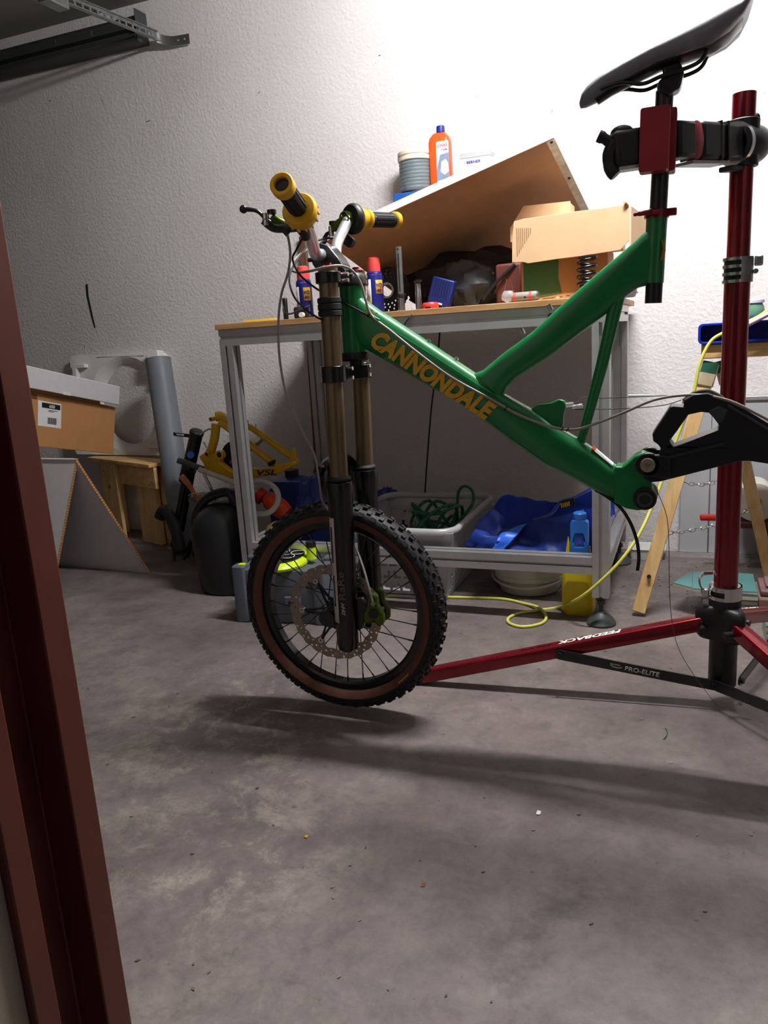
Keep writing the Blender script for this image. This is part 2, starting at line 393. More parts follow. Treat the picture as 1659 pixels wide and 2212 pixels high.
# ================================================================ garage door rail by the ceiling
rail = thing('door_rail', 'dark grey steel channel along the top of the wall', 'rail', (-3.0,3.03,2.14))
prof = [(3.069,2.243),(3.012,2.243),(3.000,2.226),(3.000,2.196),(3.030,2.190),(3.030,2.176),(2.995,2.170),(2.985,2.150),(3.000,2.140),(3.069,2.140)]
part('channel', G().loft([[V(-4.19,a,b) for a,b in prof],[V(-2.19,a,b) for a,b in prof]]), mat('dark painted steel', (66,68,68), .5, .3), rail, bevel=.002)
part('end_plate', G().bx(-2.187,-2.181,2.992,3.069,2.138,2.262), M_DGREY, rail, bevel=.003)
for x in (-2.62,-2.42):
    part('slot', G().bx(x-.004,x+.004,2.9985,3.0005,2.200,2.222), M_STEEL, rail)
br = thing('perforated_bracket', 'galvanised perforated steel strap running from wall to ceiling rail', 'bracket', (-2.05,3.05,2.12))
a, b = V(-2.108,3.02,2.148), V(-2.105,2.45,2.105)
d = (b-a).normalized(); sx, sy, _ = basis(d)
up = V(0,0,1)-d*d.z; up.normalize(); lat = up.cross(d)
sl = []
n = 12
Lb = (b-a).length
for i in range(n):
    u0 = .04+i*(Lb-.08)/n; sl.append([(u0,-.007),(u0+.030,-.007),(u0+.030,.007),(u0,.007)])
part('strap', G().prism([(0,-.017),(Lb,-.017),(Lb,.017),(0,.017)], a, d, up, lat*.004, sl), M_GALV, br)
part('flange', G().prism([(0,0),(Lb,0),(Lb,.022),(0,.022)], a-up*.017, d, lat, up*.003), M_GALV, br)
part('flange', G().prism([(0,0),(Lb,0),(Lb,.012),(0,.012)], a+up*.017, d, lat, up*.003), M_GALV, br)
g = G(); P = smooth([a-d*.0, a+V(.02,.018,-.008), a+V(.06,.034,-.016), a+V(.135,.040,-.018)], 4)
rings = [[p+V(0,0,-.022), p+V(0,0,.016), p+V(0,-.004,.016), p+V(0,-.004,-.022)] for p in P]
part('foot', g.loft(rings), M_STEEL, br, label='bright bent foot screwed to the wall')
for k in (.08,.11): part('screw', G().cyl(a+V(k,.036,-.017), a+V(k,.029,-.017), .005, n=8), M_STEEL, br)
c1 = a+d*(Lb-.01)
part('hanger', G().box(c1+V(0,-.03,.0), (.05,.10,.075), rotz(0)), M_GALV, br, bevel=.003)
part('rail_end', G().prism([(-.03,-.03),(.03,-.03),(.03,.03),(.02,.03),(.02,-.02),(-.02,-.02),(-.02,.03),(-.03,.03)], c1+V(-.01,-.05,.0), (1,0,0), (0,0,1), V(0,-1.6,0)), M_GALV, br)
part('bolt', G().cyl(c1+V(.03,-.03,.0), c1+V(.034,-.03,.0), .012, n=6), M_STEEL, br)

# ================================================================ aluminium workbench
def prof_poly(h):
    s, d, w = .0045, .009, .008
    q = [(h,-h),(h,-s),(h-.003,-s),(h-.003,-w),(h-d,-w+.001),(h-d,w-.001),(h-.003,w),(h-.003,s),(h,s)]
    out = []
    for k in range(4):
        c, sn = math.cos(k*PI/2), math.sin(k*PI/2)
        out += [(x*c-y*sn, x*sn+y*c) for x, y in q]
    return out
def extr(a, b, h=.0225, up=None):
    a, b = Vector(a), Vector(b); x, y, d = basis(b-a, up); po = prof_poly(h)
    return G().loft([[p+x*u+y*v for u, v in po] for p in (a, b)])
BX0, BX1, BY0, BY1 = -1.44, -.208, 2.22, 2.90
bench = thing('workbench', 'workbench of slotted aluminium profile with a wooden top', 'workbench', ((BX0+BX1)/2, (BY0+BY1)/2, 0))
h = .0235
for x in (BX0+h, BX1-h):
    for y in (BY0+h, BY1-h):
        lg = part('leg', extr((x,y,.088),(x,y,.874), h), M_ALU, bench, ang=25)
        part('foot', G().lathe([(.042,0),(.043,.006),(.036,.018),(.02,.034),(.013,.040),(.0065,.041),(.0065,.062),(.012,.063),(.012,.074),(.0065,.075),(.0065,.0879)], (x,y,0)), M_DGREY, lg, label='dark grey levelling foot')
H2 = .0255
for y in (BY0+H2, BY1-H2):
    part('top_rail', extr((BX0,y,.9),(BX1,y,.9), H2), M_ALU, bench, ang=25)
    part('lower_rail', extr((BX0+2*h+.0005,y,.184),(BX1-2*h-.0005,y,.184), H2), M_ALU, bench, ang=25)
for x in (BX0+H2, BX1-H2):
    part('top_rail', extr((x,BY0+2*H2+.0005,.9),(x,BY1-2*H2-.0005,.9), H2), M_ALU, bench, ang=25)
    part('lower_rail', extr((x,BY0+2*h+.0005,.184),(x,BY1-2*h-.0005,.184), H2), M_ALU, bench, ang=25)
part('worktop', G().bx(BX0-.008,BX1+.01,BY0-.006,3.03,.926,.944), M_TOP, bench, bevel=.0015, label='light brown wooden worktop')
for p in ((-0.2674,2.22,0.9062), (-0.3643,2.22,0.9227)):
    part('bolt', G().cyl((p[0],BY0+.002,.9),(p[0],BY0-.008,.9), .008, n=10), M_BLACK, bench)

# ================================================================ the bicycle (stands in the plane Y = 1.55)
BY = 1.55
bike = thing('bicycle', 'green mountain bike without rear wheel clamped in the red repair stand', 'bicycle', (-.4, BY, 0))
def ring(T, B, w, n=24, e=2.6, y=BY):
    T, B = Vector((T[0],T[1])), Vector((B[0],B[1])); c = (T+B)/2; hv = (T-B)/2; out = []
    for i in range(n):
        a = 2*PI*i/n; ca, sa = math.cos(a), math.sin(a)
        u = math.copysign(abs(ca)**(2/e), ca); v = math.copysign(abs(sa)**(2/e), sa)
        out.append(V(c.x+hv.x*v, y+w*u, c.y+hv.y*v))
    return out
W1 = .027
dt = [((-0.6803,0.9725),(-0.6897,0.8526),.018),((-0.6593,0.969),(-0.6682,0.8505),.0235),((-0.6396,0.9507),(-0.6469,0.8485),.0255),((-0.6098,0.9279),(-0.6284,0.8398),W1),((-0.5781,0.9071),(-0.6061,0.8262),W1),((-0.5242,0.8702),(-0.5618,0.8002),W1),
      ((-0.4693,0.8319),(-0.5093,0.7676),W1),((-0.4113,0.7912),(-0.4507,0.7353),W1),((-0.3767,0.7666),(-0.4124,0.7077),W1),((-0.3441,0.7433),(-0.3792,0.6833),W1),((-0.2926,0.7124),(-0.3324,0.6457),W1),
      ((-0.2329,0.6717),(-0.2713,0.601),W1),((-0.1848,0.6408),(-0.2201,0.5758),.026),((-0.1399,0.604),(-0.168,0.5472),.025),((-0.1191,0.5949),(-0.1308,0.5263),.024),((-0.0934,0.6041),(-0.1046,0.5194),.022)]
g = G().loft([ring(*s) for s in dt])
tt = [((-0.3989,0.7879),(-0.351,0.7343),.024),((-0.3735,0.807),(-0.3429,0.7562),.025),((-0.3466,0.8267),(-0.3218,0.7756),.0245),((-0.2898,0.8637),(-0.2592,0.8107),.024),((-0.2359,0.9081),(-0.2024,0.8525),.0235),
      ((-0.184,0.9499),(-0.1536,0.8854),.023),((-0.1341,0.9877),(-0.1164,0.9163),.0225),((-0.1058,1.0093),(-0.0952,0.9303),.021),((-0.0883,1.0244),(-0.0823,0.9326),.0195),((-0.0726,1.0331),(-0.0711,0.935),.017)]
g.loft([ring(*s) for s in tt])
# fillets: crotch of the two big tubes, seat tube, head tube, seat brace, BB shell and pivot lug
g.loft([ring((-0.4085,0.7883),(-0.3907,0.7467),.018), ring((-0.393,0.7932),(-0.363,0.7458),.022), ring((-0.3814,0.7982),(-0.3525,0.7492),.0235)])
ST, SB = (-0.0642,1.55,1.0495), (-0.0687,1.55,0.9364)
g.tube([ST, tuple(ST[i]+.12*(SB[i]-ST[i]) for i in range(3)), SB], [.0185,.0182,.0182], 24)
HT, HB = V(-.668,BY,.978), V(-.6705,BY,.843)
g.cyl(HT, HB, .0265, n=28)
g.tube([(-0.1288,1.55,0.928), (-0.1594,1.55,0.7921), (-0.2008,1.55,0.6391)], [.0135,.0115,.0092], 16)
frame = part('frame', g, M_GREEN, bike, ang=50)
bbp = [(-0.133,0.6013),(-0.1191,0.6004),(-0.1097,0.6077),(-0.0978,0.6204),(-0.0835,0.6266),(-0.0707,0.6212),(-0.0629,0.6041),(-0.0642,0.577),(-0.0654,0.5405),(-0.0719,0.5183),(-0.089,0.5151),(-0.1098,0.5184),(-0.1344,0.53)]
part('pivot_lug', G().prism(bbp, (0,BY-.025,0), t=(0,.05,0)), M_GREEN, frame, bevel=.007, seg=3, ang=50)
part('cable_gusset', G().prism([(-0.2972,0.7125),(-0.2841,0.7214),(-0.2595,0.7235),(-0.2422,0.7312),(-0.2306,0.729),(-0.2262,0.7199),(-0.2317,0.7),(-0.2348,0.6652)], (0,BY-.005,0), t=(0,.010,0)), M_GREEN, frame, bevel=.003)
# raised weld seam along the down tube flank
part('seam', G().tube(smooth([(-0.6131,1.524,0.9094),(-0.55,1.5228,0.8694),(-0.4734,1.5228,0.8185),(-0.3984,1.5228,0.7677),(-0.3569,1.523,0.7407)],4), .0013, 6), M_GREEN, frame)
# maker's lettering on the down tube
o1, o2 = Vector((-0.6231,1.522,0.8577)), Vector((-0.3909,1.522,0.7029))
ex = (o2-o1).normalized(); ey = ex.cross(V(0,-1,0)); ey = ey if ey.z > 0 else -ey
text('lettering', 'CANNONDALE', M_YELTXT, frame, o1, ex, ey, .0345, (o2-o1).length*1.06, .25, .052, .0010, 'amber slanted capitals on the down tube')
text('lettering', 'VV', mat('pale yellow print', (200,196,90), .5), frame, (-0.6324,1.5235,0.9255), ex, ey, .012, .03, .2, .02, .0008)
part('sticker', G().prism([(0,0),(.052,0),(.052,.013),(0,.013)], Vector((-0.1756,1.547,0.6366))+V(0,0,.0012), (Vector((-0.1397,1.547,0.6054))-Vector((-0.1756,1.547,0.6366))).normalized(), V(-.12,-.95,-.28).normalized(), V(.0004,-.0006,.0012)), M_WHITE, frame, label='small white warning sticker')
part('sticker', G().prism([(0,0),(.008,0),(.008,.0132),(0,.0132)], Vector((-0.1756,1.547,0.6366))+V(0,0,.0014), (Vector((-0.1397,1.547,0.6054))-Vector((-0.1756,1.547,0.6366))).normalized(), V(-.12,-.95,-.28).normalized(), V(.0006,-.0009,.0016)), M_ORANGE, frame)
part('decal', G().prism([(0,0),(.006,.003),(.009,.018),(.006,.034),(.001,.036),(.004,.02)], ((-0.0566,0.9734)[0], 1.5306, (-0.0566,0.9734)[1]), t=(0,.003,0)), mat('worn gold decal', (150,110,50), .5), frame)
for p in ((-0.505,1.55,0.8542), (-0.4473,1.55,0.8159), (-0.3107,1.55,0.865), (-0.2561,1.55,0.9069)):
    d = V(-.45,0,.9) if p[0] > -.36 else V(.5,0,.86)
    part('boss_bolt', G().cyl(Vector(p)-d*.006, Vector(p)+d*.006, .0045, n=10), M_STEEL, frame)
part('cable_guide', G().box((-0.6082,1.522,0.9091), (.022,.008,.008), roty(32)), M_GREEN, frame, bevel=.002)

# headset
part('headset_cup', G().lathe([(.0275,0),(.031,.004),(.031,.016),(.028,.022),(.024,.026)], HT, (0,0,1)), M_BLACK, bike, label='black upper headset cup')
part('headset_cup', G().lathe([(.0275,0),(.030,-.004),(.030,-.014),(.026,-.018)], HB, (0,0,1)), M_BLACK, bike, label='black lower headset cup')
# fork: two stanchions, two crowns, lower legs with arch
def leg(z): return -.686-.022*(1.02-z)
for s, Y in ((0,1.478),(1,1.622)):
    st = part('stanchion', G().cyl((leg(.54),Y,.54),(leg(1.012),Y,1.012), .0198, n=28), M_BRONZE, bike)
    part('top_cap', G().lathe([(.0198,0),(.0195,.003),(.014,.005),(.012,.006)], (leg(1.012),Y,1.012)), M_RED, st, label='red fork cap')
    part('cap_nut', G().cyl((leg(1.02),Y,1.016),(leg(1.02),Y,1.0225), .008, n=6), M_RED, st)
    part('bumper', G().lathe([(.0205,0),(.0245,.002),(.0245,.010),(.0225,.012),(.0245,.014),(.0245,.024),(.0225,.026),(.0245,.028),(.0245,.036),(.0205,.038)], (leg(.925),Y,.918)), M_SLOT, st, label='ribbed black rubber bumper')
    # lower leg
    z0, z1 = .188, .578
    prof = [(.014,0),(.0215,.006),(.0245,.02),(.0255,.06),(.0262,.20),(.0265,.33),(.0285,.36),(.0295,.376),(.0285,.388),(.021,.392)]
    ax = (V(leg(z1),Y,z1)-V(leg(z0),Y,z0))
    lo = part('lower_leg', G().lathe(prof, (leg(z0),Y,z0), ax, n=28), M_BLKGLOSS, bike)
    part('wiper_seal', G().lathe([(.0255,0),(.0258,.004),(.021,.009)], (leg(z1),Y,z1+.001)), M_SLOT, lo)
    part('dropout', G().prism([(-.766,.266),(-.760,.280),(-.744,.287),(-.705,.305),(-.700,.225),(-.744,.245),(-.760,.252)], (0,Y-.010,0), t=(0,.020,0)), M_BLKSAT, lo, bevel=.005)
    part('axle_pinch', G().cyl((-.744,Y-.018,.266),(-.744,Y+.018,.266), .019, n=20), M_BLKSAT, lo)
    if s == 0:
        # decals on the near leg
        dec = [(leg(.45)-.0155,.50),(leg(.45)-.006,.505),(leg(.42)-.006,.40),(leg(.40)-.002,.36),(leg(.33)-.002,.29),(leg(.33)-.012,.30),(leg(.36)-.0155,.36)]
        f = lambda q, k=0: (q[0], Y-math.sqrt(max(1e-6,.0272**2-(q[0]-leg(q[1]))**2))-k, q[1])
        def curved(x0, x1, za, zb, nz=6, nx=4):
            return [[Vector(f((leg(z)+x0+(x1-x0)*i/nx, z))) for i in range(nx+1)] for z in [za+(zb-za)*k/nz for k in range(nz+1)]]
        part('decal', G().grid(curved(-.020,-.006,.262,.500)), M_MAUVE, lo, solid=.0006, label='pale vertical stripe decal')
        part('decal', G().grid([[p+V(0,-.0006,0) for p in r] for r in curved(-.0165,-.0125,.30,.37)]), M_BLKGLOSS, lo, solid=.0004)
        part('decal', G().grid([[p+V(0,-.0006,0) for p in r] for r in curved(-.0165,-.0125,.40,.48)]), M_BLKGLOSS, lo, solid=.0004)
        text('lettering', 'RaRe', mat('dim grey print', (108,92,86), .5), lo, (leg(.34)+.0115,Y-.0262,.318), (0,0,1), (-1,0,0), .016, .062, 0, .0, .0009)
        text('lettering', 'DNM', mat('pale grey print', (176,170,166), .5), lo, (leg(.34)+.0085,Y-.0267,.282), (0,0,1), (-1,0,0), .008, .028, .3, .02, .0009)
ca = V(leg(.6),0,.6)
arch = G().tube(smooth([(leg(.545)-.02,1.478,.545),(leg(.59)-.034,1.482,.585),(leg(.6)-.040,1.505,.605),(leg(.6)-.042,1.55,.612),(leg(.6)-.040,1.595,.605),(leg(.59)-.034,1.618,.585),(leg(.545)-.02,1.622,.545)],5), .0125, 12, flat=1.4)
arch.bx(leg(.55)-.026,leg(.55)-.006,1.468,1.488,.49,.565).bx(leg(.55)-.026,leg(.55)-.006,1.612,1.632,.49,.565)
part('fork_arch', arch, M_BLKGLOSS, bike, ang=60)
part('hose_guide', G().box((leg(.6)-.044,1.474,.602), (.018,.020,.022), roty(25)), M_BLKGLOSS, bike, bevel=.003)
def crown(z, th, name, y0, x1):
    g = G()
    for Y in (1.478,1.622): g.pipe((leg(z),Y,z-th/2),(leg(z),Y,z+th/2), .0262, .0199, 28)
    pl = [(leg(z)-.012,1.498),(leg(z)+.016,1.492),(-.655,1.522),(-.642,1.55),(-.655,1.578),(leg(z)+.016,1.608),(leg(z)-.012,1.602),(leg(z)-.018,1.55)]
    g.loft([[V(a,b,z-th/2+.003) for a,b in pl],[V(a,b,z+th/2-.003) for a,b in pl]])
    o = part(name, g, M_BLKGLOSS, bike, bevel=.0015)
    for Y in (1.478,1.622):
        for e in (-1,1): part('pinch_bolt', G().cyl((leg(z)+.012,Y+(1 if Y<1.55 else -1)*.024,z+e*th*.28),(leg(z)+.034,Y+(1 if Y<1.55 else -1)*.024,z+e*th*.28), .0042, n=8), M_STEEL, o)
    return o
crown(.994, .022, 'upper_crown', 0, 0); crown(.802, .034, 'lower_crown', 0, 0)
part('steerer', G().cyl((-.668,BY,.80),(-.668,BY,1.01), .0155, n=20), M_BLKSAT, bike)

# stem and handlebar
part('stem', G().prism([(-.746,1.030),(-.741,1.060),(-.724,1.069),(-.704,1.062),(-.684,1.036),(-.676,1.020),(-.672,1.006),(-.715,1.006),(-.735,1.014)], (0,BY-.024,0), t=(0,.048,0)), M_BLKSAT, bike, bevel=.006, seg=3)
for e in (-1,1):
    part('stem_bolt', G().cyl((-.756,BY+e*.015,1.038),(-.748,BY+e*.015,1.038), .0045, n=8), M_BLACK, bike)
bar = [(-0.6699,1.286,1.1355),(-0.6781,1.345,1.1149),(-0.689,1.4,1.0939),(-0.7,1.44,1.0737),(-0.7141,1.482,1.0461),(-.7195,1.508,1.044),(-.7215,1.55,1.046),(-.7195,1.592,1.044),(-0.7305,1.628,1.0729),(-0.7279,1.66,1.1046),(-0.7218,1.695,1.134),(-0.6989,1.73,1.1364),(-0.6602,1.817,1.1377)]
hb = part('handlebar', G().tube(smooth(bar, 5), .0122, 16), M_CHROME, bike, ang=60)
def along(a, b, t): return Vector(a).lerp(Vector(b), t)
# near grip
nE, nC = Vector(bar[0]), Vector((-0.6832,1.365,1.1098)); nd = (nC-nE).normalized()
ng = part('grip', G().lathe([(.0155,.004),(.0175,.012),(.0165,.020),(.0165,.085),(.018,.094)], nE-nd*.004, nd, 24), M_SLOT, bike, ang=60, label='black rubber grip on the near side')
part('grip_end', G().pipe(nE-nd*.014, nE+nd*.006, .0215, .0132, 28), M_YEL, ng, bevel=.002, label='yellow grip end ring')
part('bar_plug', G().cyl(nE-nd*.006, nE+nd*.002, .0128, n=20), M_BLACK, ng)
part('grip_flange', G().lathe([(.017,.082),(.030,.084),(.0335,.090),(.0335,.096),(.031,.104),(.026,.118),(.020,.122)], nE-nd*.004, nd, 28), M_YEL, ng, ang=40, label='yellow flanged grip collar')
for k in range(14):
    a = 2*PI*k/14; x, y, _ = basis(nd); r = x*math.cos(a)+y*math.sin(a)
    part('rib', G().box(nE+nd*.102+r*.0312, (.004,.003,.014), Matrix((r, nd.cross(r), nd)).transposed()), M_YEL, ng)
for k in range(10):
    a = 2*PI*k/10; x, y, _ = basis(nd); r = x*math.cos(a)+y*math.sin(a)
    part('tread_rib', G().box(nE+nd*.045+r*.0162, (.003,.004,.06), Matrix((r, nd.cross(r), nd)).transposed()), M_BLACK, ng)
# far grip
fE, fC = Vector(bar[-1]), Vector((-0.7011,1.735,1.1352)); fd = (fC-fE).normalized()
fg = part('grip', G().lathe([(.0155,.002),(.0168,.010),(.0160,.016),(.0160,.075),(.017,.084)], fE-fd*.002, fd, 24), M_SLOT, bike, ang=60, label='black rubber grip on the far side')
part('grip_end', G().lathe([(.012,-.010),(.018,-.009),(.0195,-.004),(.0195,.004),(.016,.007)], fE, fd, 24), M_YEL, fg, label='yellow grip end ring')
part('grip_flange', G().lathe([(.016,.080),(.021,.082),(.022,.090),(.019,.094),(.019,.100),(.024,.104),(.0255,.110),(.0255,.116),(.022,.120)], fE, fd, 24), M_YEL, fg, label='yellow flanged grip collar')
for k in range(12):
    a = 2*PI*k/12; x, y, _ = basis(fd); r = x*math.cos(a)+y*math.sin(a)
    part('tread_rib', G().box(fE+fd*.042+r*.0158, (.0022,.004,.058), Matrix((r, fd.cross(r), fd)).transposed()), M_BLACK, fg)
sc = fE+fd*.125
sh = part('twist_shifter', G().lathe([(.020,0),(.030,.001),(.0335,.006),(.0335,.016),(.030,.021),(.018,.022)], fE+fd*.118, fd, 28, ), M_BLACK, bike, ang=50, label='round black shifter drum')
part('cable_boss', G().box(Vector((-0.7332,1.7,1.089)), (.030,.024,.022), roty(40)), M_BLACK, sh, bevel=.005)
# brake levers with reservoirs
def lever(name, c, tip, knee, res, cl, Yl):
    lv = part(name, G().tube(smooth([c, knee, tip],6), [.0052]*5+[.0055]*4+[.0062]*4, 10, flat=.7), M_BLKGLOSS, bike, ang=60)
    part('lever_tip', G().sphere(tip, .0078, 12, 8), M_BLKGLOSS, lv)
    part('reservoir', G().tube(smooth(res,4), .0105, 12), M_LIME, lv, ang=60, label='lime green brake reservoir')
    part('reservoir_cap', G().cyl(Vector(res[0])+V(0,0,.006), Vector(res[0])+V(0,0,.014), .009, n=12), M_BLKGLOSS, lv)
    part('pivot', G().cyl(Vector(c)+V(0,0,-.011), Vector(c)+V(0,0,.011), .0065, n=12), M_STEEL, lv)
    part('clamp', G().lathe([(.0135,-.006),(.0165,-.006),(.0165,.006),(.0135,.006)], cl[0], cl[1], 20, False, False), M_LIME, lv)
    return lv
lever('brake_lever', (-0.7603,1.375,1.1022), (-0.7977,1.36,1.1229), (-0.7748,1.37,1.1182), [(-0.7515,1.385,1.1057),(-0.7438,1.395,1.0976),(-0.7324,1.41,1.0912)], (Vector((-0.6901,1.388,1.101)), nd), 1.38)
part('lever_bracket', G().tube(smooth([(-0.766,1.378,1.1032),(-0.7529,1.388,1.0894),(-0.7375,1.4,1.0873),(-0.7121,1.405,1.0868)],4), [.012]*13, 10, flat=.8), M_BLKSAT, bike, ang=60)
part('hose_bolt', G().cyl((-0.7405,1.395,1.0905), (-0.7277,1.398,1.0743), .006, n=10), M_BLKSAT, bike)
part('shift_pod', G().tube(smooth([(-0.6986,1.395,1.0911),(-0.6986,1.41,1.0775),(-0.6998,1.42,1.065)],4), [.013,.0135,.0135,.013,.012,.011,.010,.009,.008], 10), M_BLACK, bike, ang=60)
lever('brake_lever', (-0.773,1.7,1.1131), (-0.8074,1.73,1.0989), (-0.7898,1.71,1.1097), [(-0.7632,1.69,1.1191),(-0.748,1.688,1.1252),(-0.7313,1.688,1.1333)], (Vector((-0.721,1.693,1.1327)), fd), 1.69)
for t in (0, .008):
    part('clamp_ring', G().torus(fE+fd*(.148+t), fd, .0145, .0020, 24, 6), M_LIME, hb)
# front wheel
WC = V(-.744, BY, .266)
tp = [(-.0115,.203),(-.019,.206),(-.026,.214),(-.0295,.224),(-.0285,.233),(-.0235,.240),(-.013,.2445),(0,.246)]
tp = tp+[(-a,b) for a, b in reversed(tp[:-1])]
def wring(prof, n=72, closed=True):
    return [[WC+V(r*math.cos(2*PI*i/n), y, r*math.sin(2*PI*i/n)) for y, r in prof] for i in range(n)]
tire = part('tyre', G().loft(wring(tp, 96), closed=True), M_RUB, bike, ang=60, label='black knobbly tyre')
for e in (-1,1):
    sw = [(e*.0201,.2062),(e*.0262,.2128),(e*.0298,.2215),(e*.0304,.2222),(e*.0268,.2122),(e*.0206,.2050)]
    part('sidewall', G().loft(wring(sw, 96), closed=True), M_TAN, tire, ang=60, label='brown tyre sidewall band')
tk = G()
def knob(th, y, r, sx, sy, sz, sk=0, tilt=0):
    ra = V(math.cos(th),0,math.sin(th)); ta = V(-math.sin(th),0,math.cos(th)); ya = V(0,1,0)
    n2 = (ra*math.cos(tilt)+ya*math.sin(tilt)).normalized(); y2 = n2.cross(ta)
    R = Matrix((ta*math.cos(sk)+y2*math.sin(sk), y2*math.cos(sk)-ta*math.sin(sk), n2)).transposed()
    tk.box(WC+ra*r+ya*y, (sx,sy,sz), R)
NK = 50
for k in range(NK):
    th = 2*PI*k/NK
    knob(th, -.0065, .2478, .011, .0085, .008, .25); knob(th, .0065, .2478, .011, .0085, .008, -.25)
    knob(th+PI/NK, -.0165, .2435, .010, .008, .008, 0, -.55); knob(th+PI/NK, .0165, .2435, .010, .008, .008, 0, .55)
    knob(th, -.0255, .2365, .012, .009, .008, 0, -.95); knob(th, .0255, .2365, .012, .009, .008, 0, .95)
    knob(th+PI/NK, -.029, .2295, .007, .005, .004, 0, -1.35); knob(th+PI/NK, .029, .2295, .007, .005, .004, 0, 1.35)
tr = part('tread', tk, M_RUB, tire, ang=20); tr['kind'] = 'stuff'
for k in range(7):
    a = -.86+k*.024; c, q = math.cos(a), math.sin(a)
    part('print_mark', G().box(WC+V(.2165*c,-.0305,.2165*q), (.0055,.0012,.0030), roty(-math.degrees(a)+70)), mat('faint yellow print', (180,140,30), .5), tire)
rp = [(-.0145,.2045),(-.0145,.1915),(-.010,.1865),(.010,.1865),(.0145,.1915),(.0145,.2045),(.0125,.2045),(0,.199),(-.0125,.2045)]
part('rim', G().loft(wring(rp, 72), closed=True), M_BLKGLOSS, bike, ang=35, label='black deep rim')
hubp = G().lathe([(.010,-.056),(.016,-.05),(.027,-.034),(.028,-.030),(.019,-.024),(.017,0),(.019,.024),(.028,.030),(.027,.034),(.016,.05),(.010,.056)], WC, (0,1,0), 28)
hub = part('hub', hubp, M_BLKSAT, bike, ang=40)
part('axle', G().cyl(WC+V(0,-.075,0), WC+V(0,.075,0), .0095, n=16), M_STEEL, bike)
NS = 32
for k in range(NS):
    side = -1 if k % 2 == 0 else 1
    th = 2*PI*k/NS; twist = (1.05 if (k//2) % 2 == 0 else -1.05)
    a = WC+V(.0265*math.cos(th+twist), side*.032, .0265*math.sin(th+twist)); b = WC+V(.188*math.cos(th), side*.004, .188*math.sin(th))
    sp = part('spoke', G().tube([a,b], .00125, 6), M_BLKSAT, bike)
    d = (b-a).normalized(); part('nipple', G().cyl(b-d*.014, b, .0019, n=6), M_BLKSAT, sp)
# floating brake disc on the near side
rY = BY-.046; RS = 1.12
outer = []
for i in range(120):
    a = 2*PI*i/120; outer.append(((RS*.1012+.0014*math.cos(24*a))*math.cos(a), (RS*.1012+.0014*math.cos(24*a))*math.sin(a)))
inner = []
for i in range(120):
    a = 2*PI*i/120; k = math.cos(6*a); rr = RS*.0815 - (.012 if k > .80 else (.0 if k < .55 else .012*(k-.55)/.25)) + .0012*math.cos(24*a); inner.append((rr*math.cos(a), rr*math.sin(a)))
holes = [list(reversed(inner))]
for i in range(24):
    a = 2*PI*(i+.5)/24
    for r, da, q in ((RS*.0965,0,.0028),(RS*.0905,.09,.0028),(RS*.0860,-.05,.0022)):
        holes.append(list(reversed(circ(r*math.cos(a+da), r*math.sin(a+da), q, 8))))
rotor = part('brake_disc', G().prism(outer, WC+V(0,rY-BY,0), t=(0,.002,0), holes=holes), M_ROTOR, bike, ang=30, label='drilled steel brake disc')
spd = G()
for k in range(6):
    a = 2*PI*k/6; c, s = math.cos(a), math.sin(a)
    for e in (-.42,.42):
        p0 = WC+V(.020*math.cos(a+e), rY-BY+.003, .020*math.sin(a+e)); p1 = WC+V(RS*.074*c, rY-BY+.003, RS*.074*s)
        spd.tube([p0, p1], [.0034,.0026], 6)
spd.pipe(WC+V(0,rY-BY+.0005,0), WC+V(0,rY-BY+.0055,0), .024, .0095, 24)
part('disc_carrier', spd, M_BLKSAT, bike, ang=40, label='black disc carrier')
for k in range(6):
    a = 2*PI*k/6
    part('rivet', G().pipe(WC+V(RS*.074*math.cos(a),rY-BY-.002,RS*.074*math.sin(a)), WC+V(RS*.074*math.cos(a),rY-BY+.005,RS*.074*math.sin(a)), .0062, .003, 16), M_STEEL, rotor)
# caliper behind the near leg
cp = [(-0.6484,0.3209),(-0.6367,0.3303),(-0.6264,0.3202),(-0.6254,0.3008),(-0.6137,0.2779),(-0.6139,0.2583),(-0.6243,0.2509),(-0.6346,0.2632),(-0.6485,0.2555),(-0.6606,0.259),(-0.6614,0.2787),(-0.6523,0.2968)]
cal = part('brake_caliper', G().prism(cp, (0,1.472,0), t=(0,.020,0)), M_LIME, bike, bevel=.004, label='lime green brake caliper')
cc = Vector((-0.6353,1.472,0.2822))
part('piston_cap', G().cyl(cc, cc+V(0,-.004,0), .0108, n=20), M_BLACK, cal)
part('banjo', G().cyl(Vector((-0.6337,1.472,0.3058)), Vector((-0.6303,1.464,0.3089)), .0052, n=10), M_STEEL, cal)
part('bolt', G().cyl(Vector((-0.6115,1.472,0.2968)), Vector((-0.6098,1.468,0.2983)), .004, n=8), M_STEEL, cal)
part('caliper_mount', G().prism([(-0.6875,0.3074),(-0.6622,0.3146),(-0.6522,0.299),(-0.6594,0.2602),(-0.6675,0.2408),(-0.6815,0.2352),(-0.6871,0.2524)], (0,1.480,0), t=(0,.014,0)), M_BLKSAT, bike, bevel=.003)
part('caliper_half', G().prism(cp, (0,1.510,0), t=(0,.016,0)), M_LIME, cal, bevel=.004)
